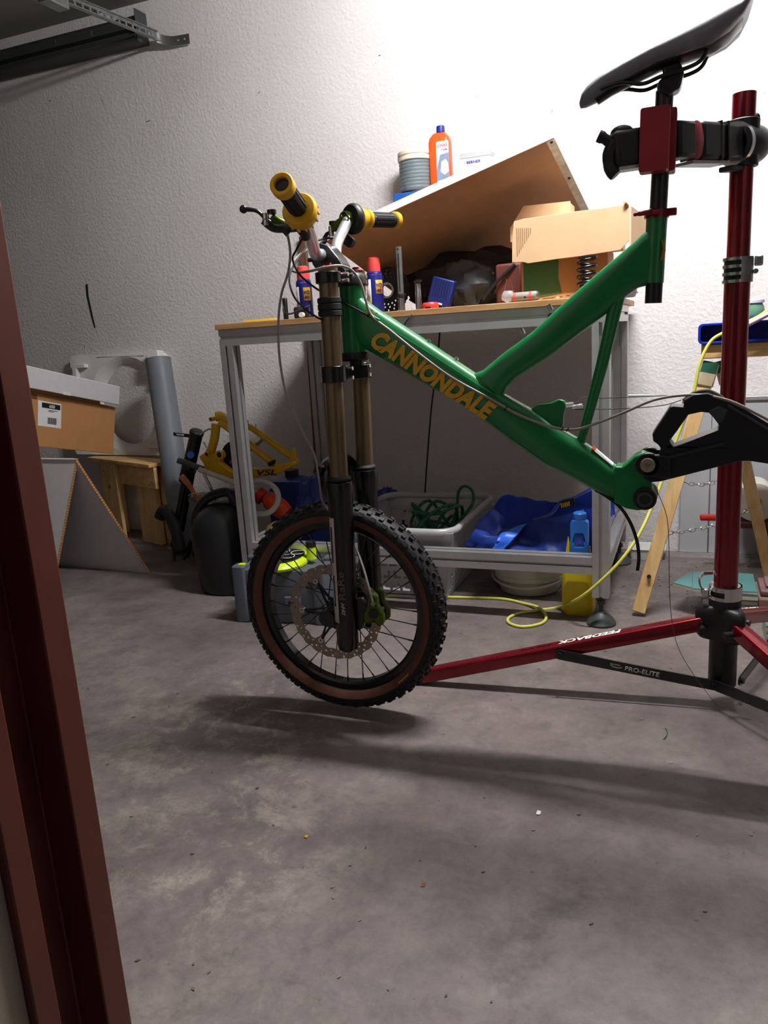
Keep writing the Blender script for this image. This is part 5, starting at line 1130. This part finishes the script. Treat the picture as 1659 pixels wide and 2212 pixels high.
part('carton', obox(o3, .74, .19, .082), M_CARDW, wc, bevel=.003)
part('tape', obox(o3+lv_*.30-dv*.0008, .045, .001, .014), M_WPL, wc)
part('insert', obox(bx0+lv_*.10+dv*.0+uv*.0012, .40, .13, .0115), M_CARD, wc)
# polystyrene packing block with round opening
fm = thing('foam_block', 'white polystyrene packing block with a round opening leaning on the wall', 'packing foam', (-2.55,3.0,.36))
fo_ = V(-2.56,2.990,.40); fx = V(1,.02,-.02).normalized(); fz = V(.02,.10,1).normalized(); fn_ = fx.cross(fz)
fn_ = fn_ if fn_.y < 0 else -fn_
op = circ(.045,.235,.215,48,0,.225)
part('slab', G().prism(rrect(-.275,.272,-.008,.472,.018), fo_, fx, fz, -fn_*.045, [list(reversed(op))]), M_FOAM, fm, bevel=.004)
rg = G(); n = 48
def er(kx, ky, off): return [fo_+fx*(.045+kx*math.cos(2*PI*i/n))+fz*(.235+ky*math.sin(2*PI*i/n))+fn_*off for i in range(n)]
rg.loft([er(.2155,.2255,-.001),er(.205,.216,-.006),er(.170,.195,-.030),er(.165,.190,-.044),er(.2155,.2255,-.044)], False, False)
part('collar', rg, M_FOAM, fm, ang=50)
for x, z, sx, sz in ((.262,.45,-1,-1),(-.24,.43,1,-1),(.245,.03,-1,1)):
    lp_ = [(0,0),(sx*.075,0),(sx*.075,sz*.018),(sx*.025,sz*.018),(sx*.02,sz*.09),(0,sz*.09)]
    part('corner_rib', G().prism(lp_ if sx*sz > 0 else list(reversed(lp_)), fo_+fx*x+fz*z, fx, fz, fn_*.028), M_FOAM, fm, bevel=.003)
part('ear', G().prism(rrect(.215,.272,.42,.482,.012), fo_, fx, fz, fn_*.05), M_FOAM, fm, bevel=.003)
# grey plastic pipe
single('drain_pipe', G().pipe((-2.060,2.745,.02), (-2.202,2.892,.838), .056, .052, 36), M_PVC, 'wide grey plastic pipe leaning in front of the wall', 'pipe', ang=40)

# ================================================================ on the worktop
WT = .9445
def can(x, y, label, rot):
    c = thing('spray_can', label, 'spray can', (x,y,WT), 'spray cans on the worktop')
    part('can', G().lathe([(.0245,0),(.0262,.003),(.0262,.118),(.0235,.126),(.018,.129)], (x,y,WT), n=28), M_NAVY, c, ang=40)
    part('seam_ring', G().pipe((x,y,WT+.116),(x,y,WT+.119), .0266, .0255, 28), M_STEEL, c)
    part('cap', G().lathe([(.0205,.128),(.0205,.152),(.0185,.168),(.012,.172)], (x,y,WT), n=24), mat('coral red plastic', (214,72,66), .45, var=.03), c, ang=40)
    def wrap(a0, a1, z0, z1, m, nm, pr=.0005):
        P = [[V(x+(.0262+pr)*math.cos(math.radians(a)), y+(.0262+pr)*math.sin(math.radians(a)), WT+z) for a in [a0+(a1-a0)*i/8 for i in range(9)]] for z in (z0,z1)]
        return part(nm, G().grid(P), m, c, solid=.0004)
    wrap(rot-55, rot+5, .010, .105, M_WHITE, 'info_panel'); wrap(rot+38, rot+95, .060, .102, M_YEL, 'shield')
    wrap(rot-40, rot-18, .082, .095, M_YEL, 'logo_patch', .0009)
    a = math.radians(rot+62); rr = V(math.cos(a), math.sin(a), 0)
    text('lettering', 'WD', M_NAVY, c, V(x,y,WT+.080)+rr*.0264-V(-rr.y,rr.x,0)*.010, V(-rr.y,rr.x,0), V(0,0,1), .012, .020, 0, .03, .0008)
    text('lettering', '40', M_NAVY, c, V(x,y,WT+.065)+rr*.0264-V(-rr.y,rr.x,0)*.008, V(-rr.y,rr.x,0), V(0,0,1), .010, .016, 0, .03, .0008)
    a = math.radians(rot-25); rr = V(math.cos(a), math.sin(a), 0); tt_ = V(-rr.y,rr.x,0)
    part('hazard_mark', G().prism([(0,-.011),(.009,0),(0,.011),(-.009,0)], V(x,y,WT+.048)+rr*.0268, tt_, (0,0,1), rr*.0004, [[(0,.009),(.0072,0),(0,-.009),(-.0072,0)]]), M_EYE, c)
    part('hazard_mark', G().prism([(-.0008,-.0045),(.0008,-.0045),(.0012,.005),(-.0012,.005)], V(x,y,WT+.048)+rr*.0268, tt_, (0,0,1), rr*.0004), M_EYE, c)
    return c
can(*(-1.2062,2.4,0.9477)[:2], 'blue spray can with red cap beside the fork tube', 250)
can(*(-0.9364,2.36,0.9587)[:2], 'blue spray can with red cap right of the head tube', 258)
hz = Vector((-1.1765,2.372,1.0051))
ch = thing('brake_part', 'small black brake part with cables left of the fork', 'bike part', (-1.20,2.40,WT))
part('body', G().box((-1.185,2.33,WT+.020), (.05,.04,.038), rotz(20)), M_BLACK, ch, bevel=.006)
part('post', G().box((-1.245,2.33,WT+.036), (.014,.014,.070)), M_BLACK, ch, bevel=.003)
part('wire', G().tube(smooth([(-1.25,2.33,WT+.05),(-1.235,2.30,WT+.025),(-1.205,2.29,WT+.018),(-1.175,2.30,WT+.03),(-1.15,2.32,WT+.04)],5), .0028, 8), M_SLOT, ch, ang=60)
part('knob', G().cyl((-1.165,2.295,WT+.012),(-1.165,2.28,WT+.012), .008, n=12), M_WPL, ch)
pw = thing('yellow_pliers', 'yellow handled cutter lying at the left end of the worktop', 'pliers', (-1.33,2.28,WT))
part('handle', G().tube(smooth([(-1.3937,2.3,0.945),(-1.3566,2.3,0.9441),(-1.3125,2.3,0.9458),(-1.2641,2.3,0.9456)],5), [.006,.0075,.0085,.009,.009,.009,.009,.0085,.008,.008,.008,.008,.008,.008,.008,.008], 10), M_YEL, pw, ang=60)
part('handle', G().tube(smooth([(-1.3342,2.27,0.9384),(-1.2875,2.27,0.9384),(-1.2448,2.27,0.9387)],5), .0065, 10), M_YEL, pw, ang=60)
part('jaw', G().box(Vector((-1.2663,2.285,0.9429)), (.030,.03,.006), roty(2)), M_STEEL, pw, bevel=.001)
def tubes(x, y, label, group=None):
    t = thing('suspension_tube', label, 'tube', (x,y,WT), group); return t
tb = tubes(*(-0.8325,2.31,0.9511)[:2], 'tall slotted alloy tube standing on the worktop')
bx_, by_ = (-0.8325,2.31,0.9511)[:2]
part('base', G().lathe([(.0105,0),(.0105,.040),(.0085,.042)], (bx_,by_,WT), n=20), M_STEEL, tb)
part('collar', G().lathe([(.0125,.042),(.0125,.050),(.009,.053)], (bx_,by_,WT), n=20), M_BLACK, tb)
part('shaft', G().loft([[V(bx_+x,by_+y,WT+z) for x, y in rrect(-.0075,.0075,-.0075,.0075,.002)] for z in (.053,.190)]), M_GALV, tb)
part('slot', G().bx(bx_-.0015,bx_+.0015,by_-.0082,by_-.0074,WT+.06,WT+.17), M_EYE, tb)
part('pin_hole', G().cyl((bx_,by_-.0074,WT+.182),(bx_,by_-.0084,WT+.182), .0025, n=10), M_EYE, tb)
tb2 = tubes(*(-0.777,2.31,0.9486)[:2], 'short alloy tube with flat black cap on the worktop')
bx_, by_ = (-0.777,2.31,0.9486)[:2]
part('base', G().lathe([(.0095,0),(.0095,.055),(.0085,.057),(.0085,.078)], (bx_,by_,WT), n=20), M_STEEL, tb2)
part('cap', G().lathe([(.006,.078),(.013,.084),(.0135,.088),(.008,.089)], (bx_,by_,WT), n=20), M_BLACK, tb2)
tm = thing('tape_measure', 'small red round tape measure near the worktop edge', 'tape measure', (*(-0.7335,2.29,0.9494)[:2],WT))
tx_, ty_ = (-0.7335,2.29,0.9494)[:2]
part('case', G().lathe([(.022,0),(.025,.004),(.025,.014),(.021,.019),(.010,.020)], (tx_,ty_,WT), n=28), mat('tomato red plastic', (226,60,50), .35, var=.03), tm, ang=40)
part('slot', G().bx(tx_-.008,tx_+.008,ty_-.0262,ty_-.022,WT+.002,WT+.006), M_EYE, tm)
single('loose_cord', G().tube(smooth([(-0.758,2.285,0.9537),(-0.764,2.24,0.9403),(-0.7707,2.207,0.9247),(-0.7819,2.204,0.9122),(-0.7917,2.205,0.8996)],5), .0022, 8), M_SLOT, 'thin black cord hanging over the worktop edge', 'cord', ang=60)
# cassette sprocket and dark jumble under the tilted board
sp_ = thing('sprocket', 'black drilled chainring standing behind the spray can', 'chainring', (-.98,2.52,WT))
cr_ = []
for i in range(72):
    a = 2*PI*i/72; cr_.append(((.075+(.003 if i % 2 else 0))*math.cos(a), (.075+(.003 if i % 2 else 0))*math.sin(a)))
hs = []
for k in range(20):
    for r in (.065,.055,.045): a = 2*PI*(k+.3*(r*100 % 2))/20; hs.append(list(reversed(circ(r*math.cos(a), r*math.sin(a), .0032, 8))))
hs.append(list(reversed(circ(0,0,.02,20))))
part('plate', G().prism(cr_, (-.955,2.52,WT+.0785), (1,0,0), (0,.16,1), (0,.003,0), hs), M_BLKSAT, sp_)
part('spacer', G().pipe((-.955,2.518,WT+.0785),(-.955,2.508,WT+.0785), .026, .02, 20), M_STEEL, sp_)
sc_ = thing('screw_box', 'dark blue slotted plastic case leaning among the jumble', 'case', (-.72,2.44,WT))
Rs = roty(18)
part('case', G().box((-.735,2.42,WT+.052), (.072,.035,.085), Rs), mat('midnight blue plastic', (26,40,110), .4), sc_, bevel=.004)
for k in range(6): part('groove', G().box(V(-.735,2.402,WT+.052)+Rs@V(-.022+.0085*k,0,.010), (.002,.003,.050), Rs), M_EYE, sc_)
part('mark', G().box(V(-.735,2.402,WT+.052)+Rs@V(.008,0,-.034), (.014,.003,.005), Rs), M_WHITE, sc_)
def crumple2(*a, **k): return crumple(*a, **k)
g_ = crumple('clear_bag', (-.665,2.475,WT+.07), V(.10,.045,.07), mat('smoky film', (74,76,80), .25, alpha=.5, var=.1), 'crumpled clear plastic bag behind the blue case', 2.2, .35, WT+.001)
crumple('dark_cushion', (-.68,2.64,WT+.085), V(.25,.085,.105), mat('charcoal cloth', (48,46,50), .6, var=.2, scale=20), 'charcoal padded bundle under the tilted board', 4.4, .25, WT+.001, cat='bundle')
bxp = thing('leather_pad', 'plum leatherette pad standing left of the green printed carton', 'pad', (-.50,2.40,WT))
part('pad', G().box((-.520,2.43,WT+.062), (.085,.035,.118), rotz(-8)), M_PLUM, bxp, bevel=.008)
part('strap', G().tube([(-.60,2.400,WT+.02),(-.555,2.404,WT+.07),(-.50,2.408,WT+.115)], .005, 8), M_BLACK, bxp)
crn = random.Random(5)
for k in range(4):
    P = [V(-.555+.03*crn.random()+.02*k, 2.4105, WT+.02+.02*crn.random())]
    for i in range(4): P.append(P[-1]+V(.012*(crn.random()-.4),0,.020*crn.random()))
    part('crease', G().tube(smooth(P,3), .0007, 5), mat('pale crease', (150,110,100), .6), bxp)
# green printed carton with spring inside print and torn flap box
gc = thing('printed_carton', 'cardboard carton with dark green print on the worktop', 'box', (-.34,2.42,WT))
part('carton', G().bx(-.468,-.225,2.34,2.52,WT,WT+.130), M_CARD, gc, bevel=.002)
part('print', G().prism([(-0.4614,0.952),(-0.4612,1.0918),(-0.3608,1.0823),(-0.3617,1.0063),(-0.3516,0.9645)], (0,2.3388,0), t=(0,.0008,0)), M_GRPRINT, gc, label='dark green printed area')
spg = thing('coil_spring', 'black coil spring standing in front of the carton', 'spring', (-.30,2.31,WT))
sx_, sy_ = (-0.2745,2.28,0.947)[0]+.0, 2.285
part('coil', G().tube([V(sx_+.0235*math.cos(t), sy_+.0235*math.sin(t), WT+.006+t*.0031) for t in [i*2*PI/20 for i in range(20*5)]], .0052, 8), M_BLKGLOSS, spg, ang=70)
part('seat_ring', G().pipe((sx_,sy_,WT),(sx_,sy_,WT+.005), .029, .018, 24), M_BLKSAT, spg)
part('seat_ring', G().pipe((sx_,sy_,WT+.104),(sx_,sy_,WT+.108), .028, .018, 24), M_BLKSAT, spg)
tx = thing('torn_carton', 'open pale cardboard carton with torn flap lying on the printed carton', 'box', (-.33,2.40,WT+.13))
TF = 2.305
fl_o = [(-0.4872,1.0574),(-0.4857,1.1167),(-0.4791,1.1686),(-0.4527,1.172),(-0.3877,1.1735),(-0.3117,1.1761),(-0.2376,1.1762),(-0.1689,1.1802),(-0.1652,1.1622),(-0.1657,1.0851),(-0.1885,1.0633),(-0.2998,1.0567),(-0.3636,1.0551),(-0.4407,1.0507),(-0.4551,1.0558)]
part('front_flap', G().prism(fl_o, (0,TF,0), t=(0,.004,0)), M_CARDL, tx, bevel=.0008)
for k in range(8):
    z0_ = 1.155-.006*k; part('flute', G().bx(-.4715+.0055*k,-.470+.0055*k,TF-.0012,TF,1.075+.008*k,1.150-.0006*k), mat('torn flute', (150,110,76), .9), tx)
part('body', G().bx(-.455,-.190,2.312,2.50,WT+.1305,WT+.19), M_CARDL, tx)
part('side_flap', G().prism([(0,0),(.13,.01),(.13,.085),(.09,.10),(0,.112)], ((-0.1643,2.305,1.061)[0],TF+.002,(-0.1643,2.305,1.061)[2]), (.25,.97,0), (0,0,1), (.004,0,0)), M_CARDL, tx)
part('torn_tongue', G().tube(smooth([(-0.1702,2.307,1.1736),(-0.1747,2.302,1.1805),(-0.1779,2.298,1.1827)],4), .0045, 6), M_CARD, tx)
part('rear_flap', G().prism([(-.10,0),(.075,0),(.075,.085),(-.06,.095),(-.10,.04)], ((-0.4105,2.4,1.1817)[0],2.40,WT+.185), (1,0,.06), (0,.05,1), (0,.004,0)), M_CARDL, tx)
part('inner_box', G().bx(-.415,-.335,2.41,2.49,WT+.191,WT+.27), M_CARDL, tx, bevel=.001)
# bottle wrapped in film, keys
sb = thing('cartridge', 'grey cartridge with red stripes wrapped in film on the worktop', 'cartridge', (-.44,2.27,WT))
c0, c1 = Vector((*(-0.4764,2.255,0.9552)[:2], WT+.0135)), Vector((*(-0.4064,2.245,0.9535)[:2], WT+.0135))
cdv = (c1-c0).normalized()
part('barrel', G().lathe([(.0125,0),(.013,.003),(.013,(c1-c0).length-.002),(.0115,(c1-c0).length)], c0, cdv, 24), mat('grey print film', (150,148,144), .35), sb)
for k in (.004,.050): part('stripe', G().pipe(c0+cdv*k, c0+cdv*(k+.008), .0133, .012, 24), mat('salmon red print', (216,90,84), .5), sb)
part('end_cap', G().pipe(c1, c1+cdv*.004, .0115, .004, 24), M_GALV, sb)
part('barcode', G().box((c0+c1)/2+V(.008,-.0132,-.002), (.016,.001,.005)), M_EYE, sb)
part('film', G().sphere(c0-cdv*.014+V(0,0,.004), V(.020,.016,.016), 16, 10, lambda d: 1+.25*noise.noise(d*3)), M_CLEAR, sb)
kx = thing('key_ring', 'small bunch of brass keys on the worktop edge', 'keys', (-.36,2.25,WT))
for k in range(4):
    p = Vector((-.385+.022*k, 2.25+.006*(k % 2), WT+.0022+.0012*k))
    part('key', G().prism([(0,0),(.018,.001),(.018,.004),(.006,.005),(.004,.009),(-.004,.009),(-.006,.002)], p, (math.cos(k*.7),math.sin(k*.7)*.4,.05), (-.3,.8,.2), (0,0,.0018)), mat('worn brass', (170,140,84), .35, .8), kx)
part('ring', G().torus((-.352,2.252,WT+.002), (0,.2,1), .011, .0012, 20, 6), M_STEEL, kx)
crumple('white_rag', (-.205,2.62,WT+.035), V(.045,.10,.04), mat('white rag cloth', (224,216,206), .85, var=.05), 'crumpled white rag at the right end of the worktop', 7.7, .3, WT+.001, cat='rag')
single('wooden_offcut', G().bx(-.30,-.202,2.27,2.50,WT,WT+.020), M_PINEX, 'small pale wood offcut at the right end of the worktop', 'wood', bevel=.002)
# tilted tabletop board
bA, bB = Vector((-1.0673,2.3,1.171)), Vector((-0.3653,2.3,1.3694)); bC = Vector((-0.2865,2.78,1.2364))
be = (bB-bA).normalized(); bw = (bC-bB); bw = (bw-be*bw.dot(be)).normalized(); bn = be.cross(bw); bn = bn if bn.z > 0 else -bn
Lb_ = (bB-bA).length; Db = .56
tbd = thing('tabletop', 'white edged tabletop propped at a slant on the workbench', 'tabletop', bA)
part('board', G().loft([[bA+be*u+bw*v for u, v in ((0,0),(Lb_,0),(Lb_,Db),(0,Db))],[bA+be*u+bw*v+bn*.020 for u, v in ((0,0),(Lb_,0),(Lb_,Db),(0,Db))]]), M_MDF, tbd, label='brown underside board')
part('white_top', G().loft([[bA+be*u+bw*v+bn*.0202 for u, v in ((-.003,-.003),(Lb_+.003,-.003),(Lb_+.003,Db+.003),(-.003,Db+.003))],[bA+be*u+bw*v+bn*.024 for u, v in ((-.003,-.003),(Lb_+.003,-.003),(Lb_+.003,Db+.003),(-.003,Db+.003))]]), M_WPL, tbd, bevel=.001)
part('edge_band', G().loft([[bA+be*u+bn*.0+bw*v for u, v in ((-.002,-.003),(Lb_+.002,-.003),(Lb_+.002,-.0002),(-.002,-.0002))],[bA+be*u+bn*.020+bw*v for u, v in ((-.002,-.003),(Lb_+.002,-.003),(Lb_+.002,-.0002),(-.002,-.0002))]]), M_WPL, tbd, label='white front edge band')
part('edge_band', G().loft([[bB+bw*v+be*u-bn*.001 for u, v in ((-.020,0),(.003,0),(.003,Db),(-.020,Db))],[bB+bw*v+be*u-bn*.0001 for u, v in ((-.020,0),(.003,0),(.003,Db),(-.020,Db))]]), M_GALV, tbd, label='grey metal side strip')
part('edge_band', G().loft([[bB+bw*v+be*u for u, v in ((.0002,0),(.003,0),(.003,Db),(.0002,Db))],[bB+bw*v+be*u+bn*.020 for u, v in ((.0002,0),(.003,0),(.003,Db),(.0002,Db))]]), M_SILVPL, tbd)
for v in (.012,.23): part('screw', G().cyl(bB+be*-.008+bw*v-bn*.001, bB+be*-.008+bw*v-bn*.003, .004, n=8), M_EYE, tbd)
# prop block carrying the left edge of the board, out of sight behind the cans
pr = single('wood_prop', G().bx(-.66,-.60,2.74,2.80,WT,1.118), M_PINE, 'upright wood block under the tilted tabletop', 'wood')
# wall shelf behind the board
sh_ = thing('wall_shelf', 'narrow shelf on the wall behind the tilted tabletop', 'shelf', (-.88,3.0,1.33))
part('plank', G().bx(-1.075,-.66,2.90,3.069,1.318,1.336), M_PINEX, sh_)
for x in (-1.0,-.74): part('bracket', G().bx(x,x+.02,2.93,3.069,1.30,1.318).bx(x,x+.02,3.05,3.069,1.22,1.30), M_GALV, sh_)
bbx = single('blue_case', G().bx(-1.058,-.945,2.905,3.02,1.3362,1.392), mat('cobalt plastic', (34,84,170), .4), 'blue plastic case under the hose coil', 'case', bevel=.004)
hc_ = thing('hose_coil', 'coil of grey hose wrapped in film with a cream lid', 'hose', (-.99,2.965,1.3925))
hg = G()
cx_, cy_ = -.985, 2.965
P = [V(cx_+.054*math.cos(t), cy_+.054*math.sin(t), 1.3995+t/(2*PI)*.0125) for t in [i*2*PI/36 for i in range(36*8)]]
part('hose', G().tube(P, .0068, 8), mat('slate hose', (72,92,100), .4, var=.06), hc_, ang=70)
part('core', G().lathe([(.047,0),(.047,.115)], (cx_,cy_,1.3925), n=32), M_DGREY, hc_)
part('film', G().lathe([(.0618,.004),(.0622,.05),(.0618,.108)], (cx_,cy_,1.3925), n=36, cap0=False, cap1=False), mat('wrap film', (220,225,228), .12, alpha=.14), hc_)
part('lid', G().lathe([(.060,.112),(.064,.114),(.064,.126),(.059,.128),(.059,.131),(.064,.133),(.063,.143),(.055,.149)], (cx_,cy_,1.3925), n=36), mat('cream plastic', (228,218,196), .5), hc_, ang=40)
bo = thing('polish_bottle', 'orange polish bottle with blue cap and picture label on the shelf', 'bottle', (-.888,2.98,1.336))
bx3, by3 = -.884, 2.965
def br_(k, z, kx=1): return [V(bx3+x*k*kx, by3+y*k, z) for x, y in rrect(-.041,.041,-.026,.026,.016,5)]
part('body', G().loft([br_(.94,1.3362),br_(1,1.342),br_(1,1.556),br_(.9,1.572),br_(.62,1.586),br_(.42,1.590)]), mat('signal orange plastic', (240,84,30), .35, var=.03), bo, ang=50)
part('cap', G().lathe([(.0155,1.590),(.0160,1.594),(.0150,1.612),(.012,1.614)], (bx3+.004,by3,0), n=20), mat('royal blue cap', (34,40,130), .4), bo)
lb3 = part('label', G().prism(rrect(-.008,.039,1.375,1.556,.003), (bx3,by3-.0266,0), t=(0,.0008,0)), M_WHITE, bo, label='white label with a car picture')
text('lettering', 'SONAX', mat('red print', (206,30,36), .5), lb3, (bx3-.005,by3-.0268,1.536), (1,0,0), (0,0,1), .011, .042, 0, .015, .0005)
text('lettering', 'XTREME', M_NAVY, lb3, (bx3+.010,by3-.0268,1.523), (1,0,0), (0,0,1), .006, .026, .2, .01, .0005)
part('label_picture', G().prism([(-.008,1.46),(.006,1.51),(.039,1.515),(.039,1.43),(-.008,1.42)], (bx3,by3-.0271,0), t=(0,.0005,0)), mat('grey blue print', (120,134,164), .5), lb3)
part('label_car', G().prism([(.006,1.452),(.010,1.486),(.026,1.494),(.036,1.480),(.037,1.450),(.022,1.440)], (bx3,by3-.0276,0), t=(0,.0005,0)), mat('pale car print', (196,204,220), .4), lb3)
part('label_band', G().prism([(-.008,1.375),(.039,1.375),(.039,1.425),(-.008,1.418)], (bx3,by3-.0271,0), t=(0,.0005,0)), M_NAVY, lb3)
text('lettering', 'POLISH', M_WHITE, lb3, (bx3-.002,by3-.0277,1.410), (1,0,0), (0,0,1), .009, .038, .1, .01, .0005)
text('lettering', 'ALL-IN-ONE', M_WHITE, lb3, (bx3-.002,by3-.0277,1.396), (1,0,0), (0,0,1), .007, .038, .1, .01, .0005)
wbx = thing('small_carton', 'small white carton with blue maker lettering on the shelf', 'box', (-.75,2.98,1.336))
part('carton', G().bx(-.800,-.690,2.93,3.0,1.3362,1.500), M_CARDW, wbx, bevel=.002)
part('lid_edge', G().bx(-.801,-.689,2.928,3.001,1.484,1.5015), M_GRAPH, wbx)
text('lettering', 'BERNER', M_NAVY, wbx, (-.776,2.9294,1.464), (1,0,0), (0,0,1), .009, .052, 0, .02, .0006)
part('logo', G().prism([(0,0),(.004,0),(.006,.009),(.003,.009)], (-.787,2.9294,1.464), t=(0,.0006,0)), mat('grey mark', (150,150,160), .5), wbx)

# ================================================================ small litter on the floor
def scrap(p, m, label, pts, z=.0015, cat='litter'):
    c = Vector((p[0],p[1],.0004))
    single('scrap', G().loft([[c+V(x,y,0) for x, y in pts],[c+V(x,y,z) for x, y in pts]]), m, label, cat)
scrap((-0.242,1.2637,0), M_WHITE, 'white paper scrap on the floor below the stand brace', [(-.003,-.006),(.004,-.005),(.004,.006),(-.003,.006)])
scrap((-0.6263,1.0793,0), mat('ochre crumb', (180,140,60), .7), 'ochre crumb on the floor below the front wheel', [(-.004,-.003),(.003,-.004),(.004,.003),(-.002,.004)])
scrap((-0.3835,1.0217,0), mat('reddish stain', (120,70,66), .8), 'small reddish fleck low in the middle of the floor', [(-.004,-.006),(.003,-.004),(.002,.006),(-.004,.005)], .0006)
single('green_twist', G().tube(smooth([onf((-0.0352,1.5937,0),.002),onf((-0.0302,1.6111,0),.002),onf((-0.0298,1.6318,0),.002),onf((-0.034,1.6432,0),.002)],4), .0012, 6), mat('green plastic thread', (50,110,80), .5), 'green plastic thread on the floor under the stand', 'litter', ang=60)
single('black_twist', G().tube(smooth([onf((-0.0439,1.9,0),.002),onf((-0.0365,1.9072,0),.002),onf((-0.0308,1.895,0),.002)],4), .0012, 6), M_SLOT, 'tiny black curl on the floor in front of the hub', 'litter', ang=60)
deb = G(); rn = random.Random(11)
for k in range(420):
    if k % 3: x, y = rn.uniform(-.65,.30), rn.uniform(2.25,3.0)
    else: x, y = rn.uniform(-1.6,.30), rn.uniform(.7,2.6)
    s = rn.uniform(.0008,.0026); a = rn.uniform(0,PI)
    c, q = math.cos(a)*s, math.sin(a)*s
    P = [(x-c*2,y-q*2),(x+q,y-c),(x+c*2,y+q*2),(x-q,y+c)]
    deb.loft([[V(u,v,.0003) for u,v in P],[V(u,v,.0014) for u,v in P]])
db = single('floor_grit', deb, mat('grit', (150,140,128), .9, rgb2=(50,44,40), scale=2), 'fine grit and crumbs scattered over the concrete', 'grit')
db['kind'] = 'stuff'
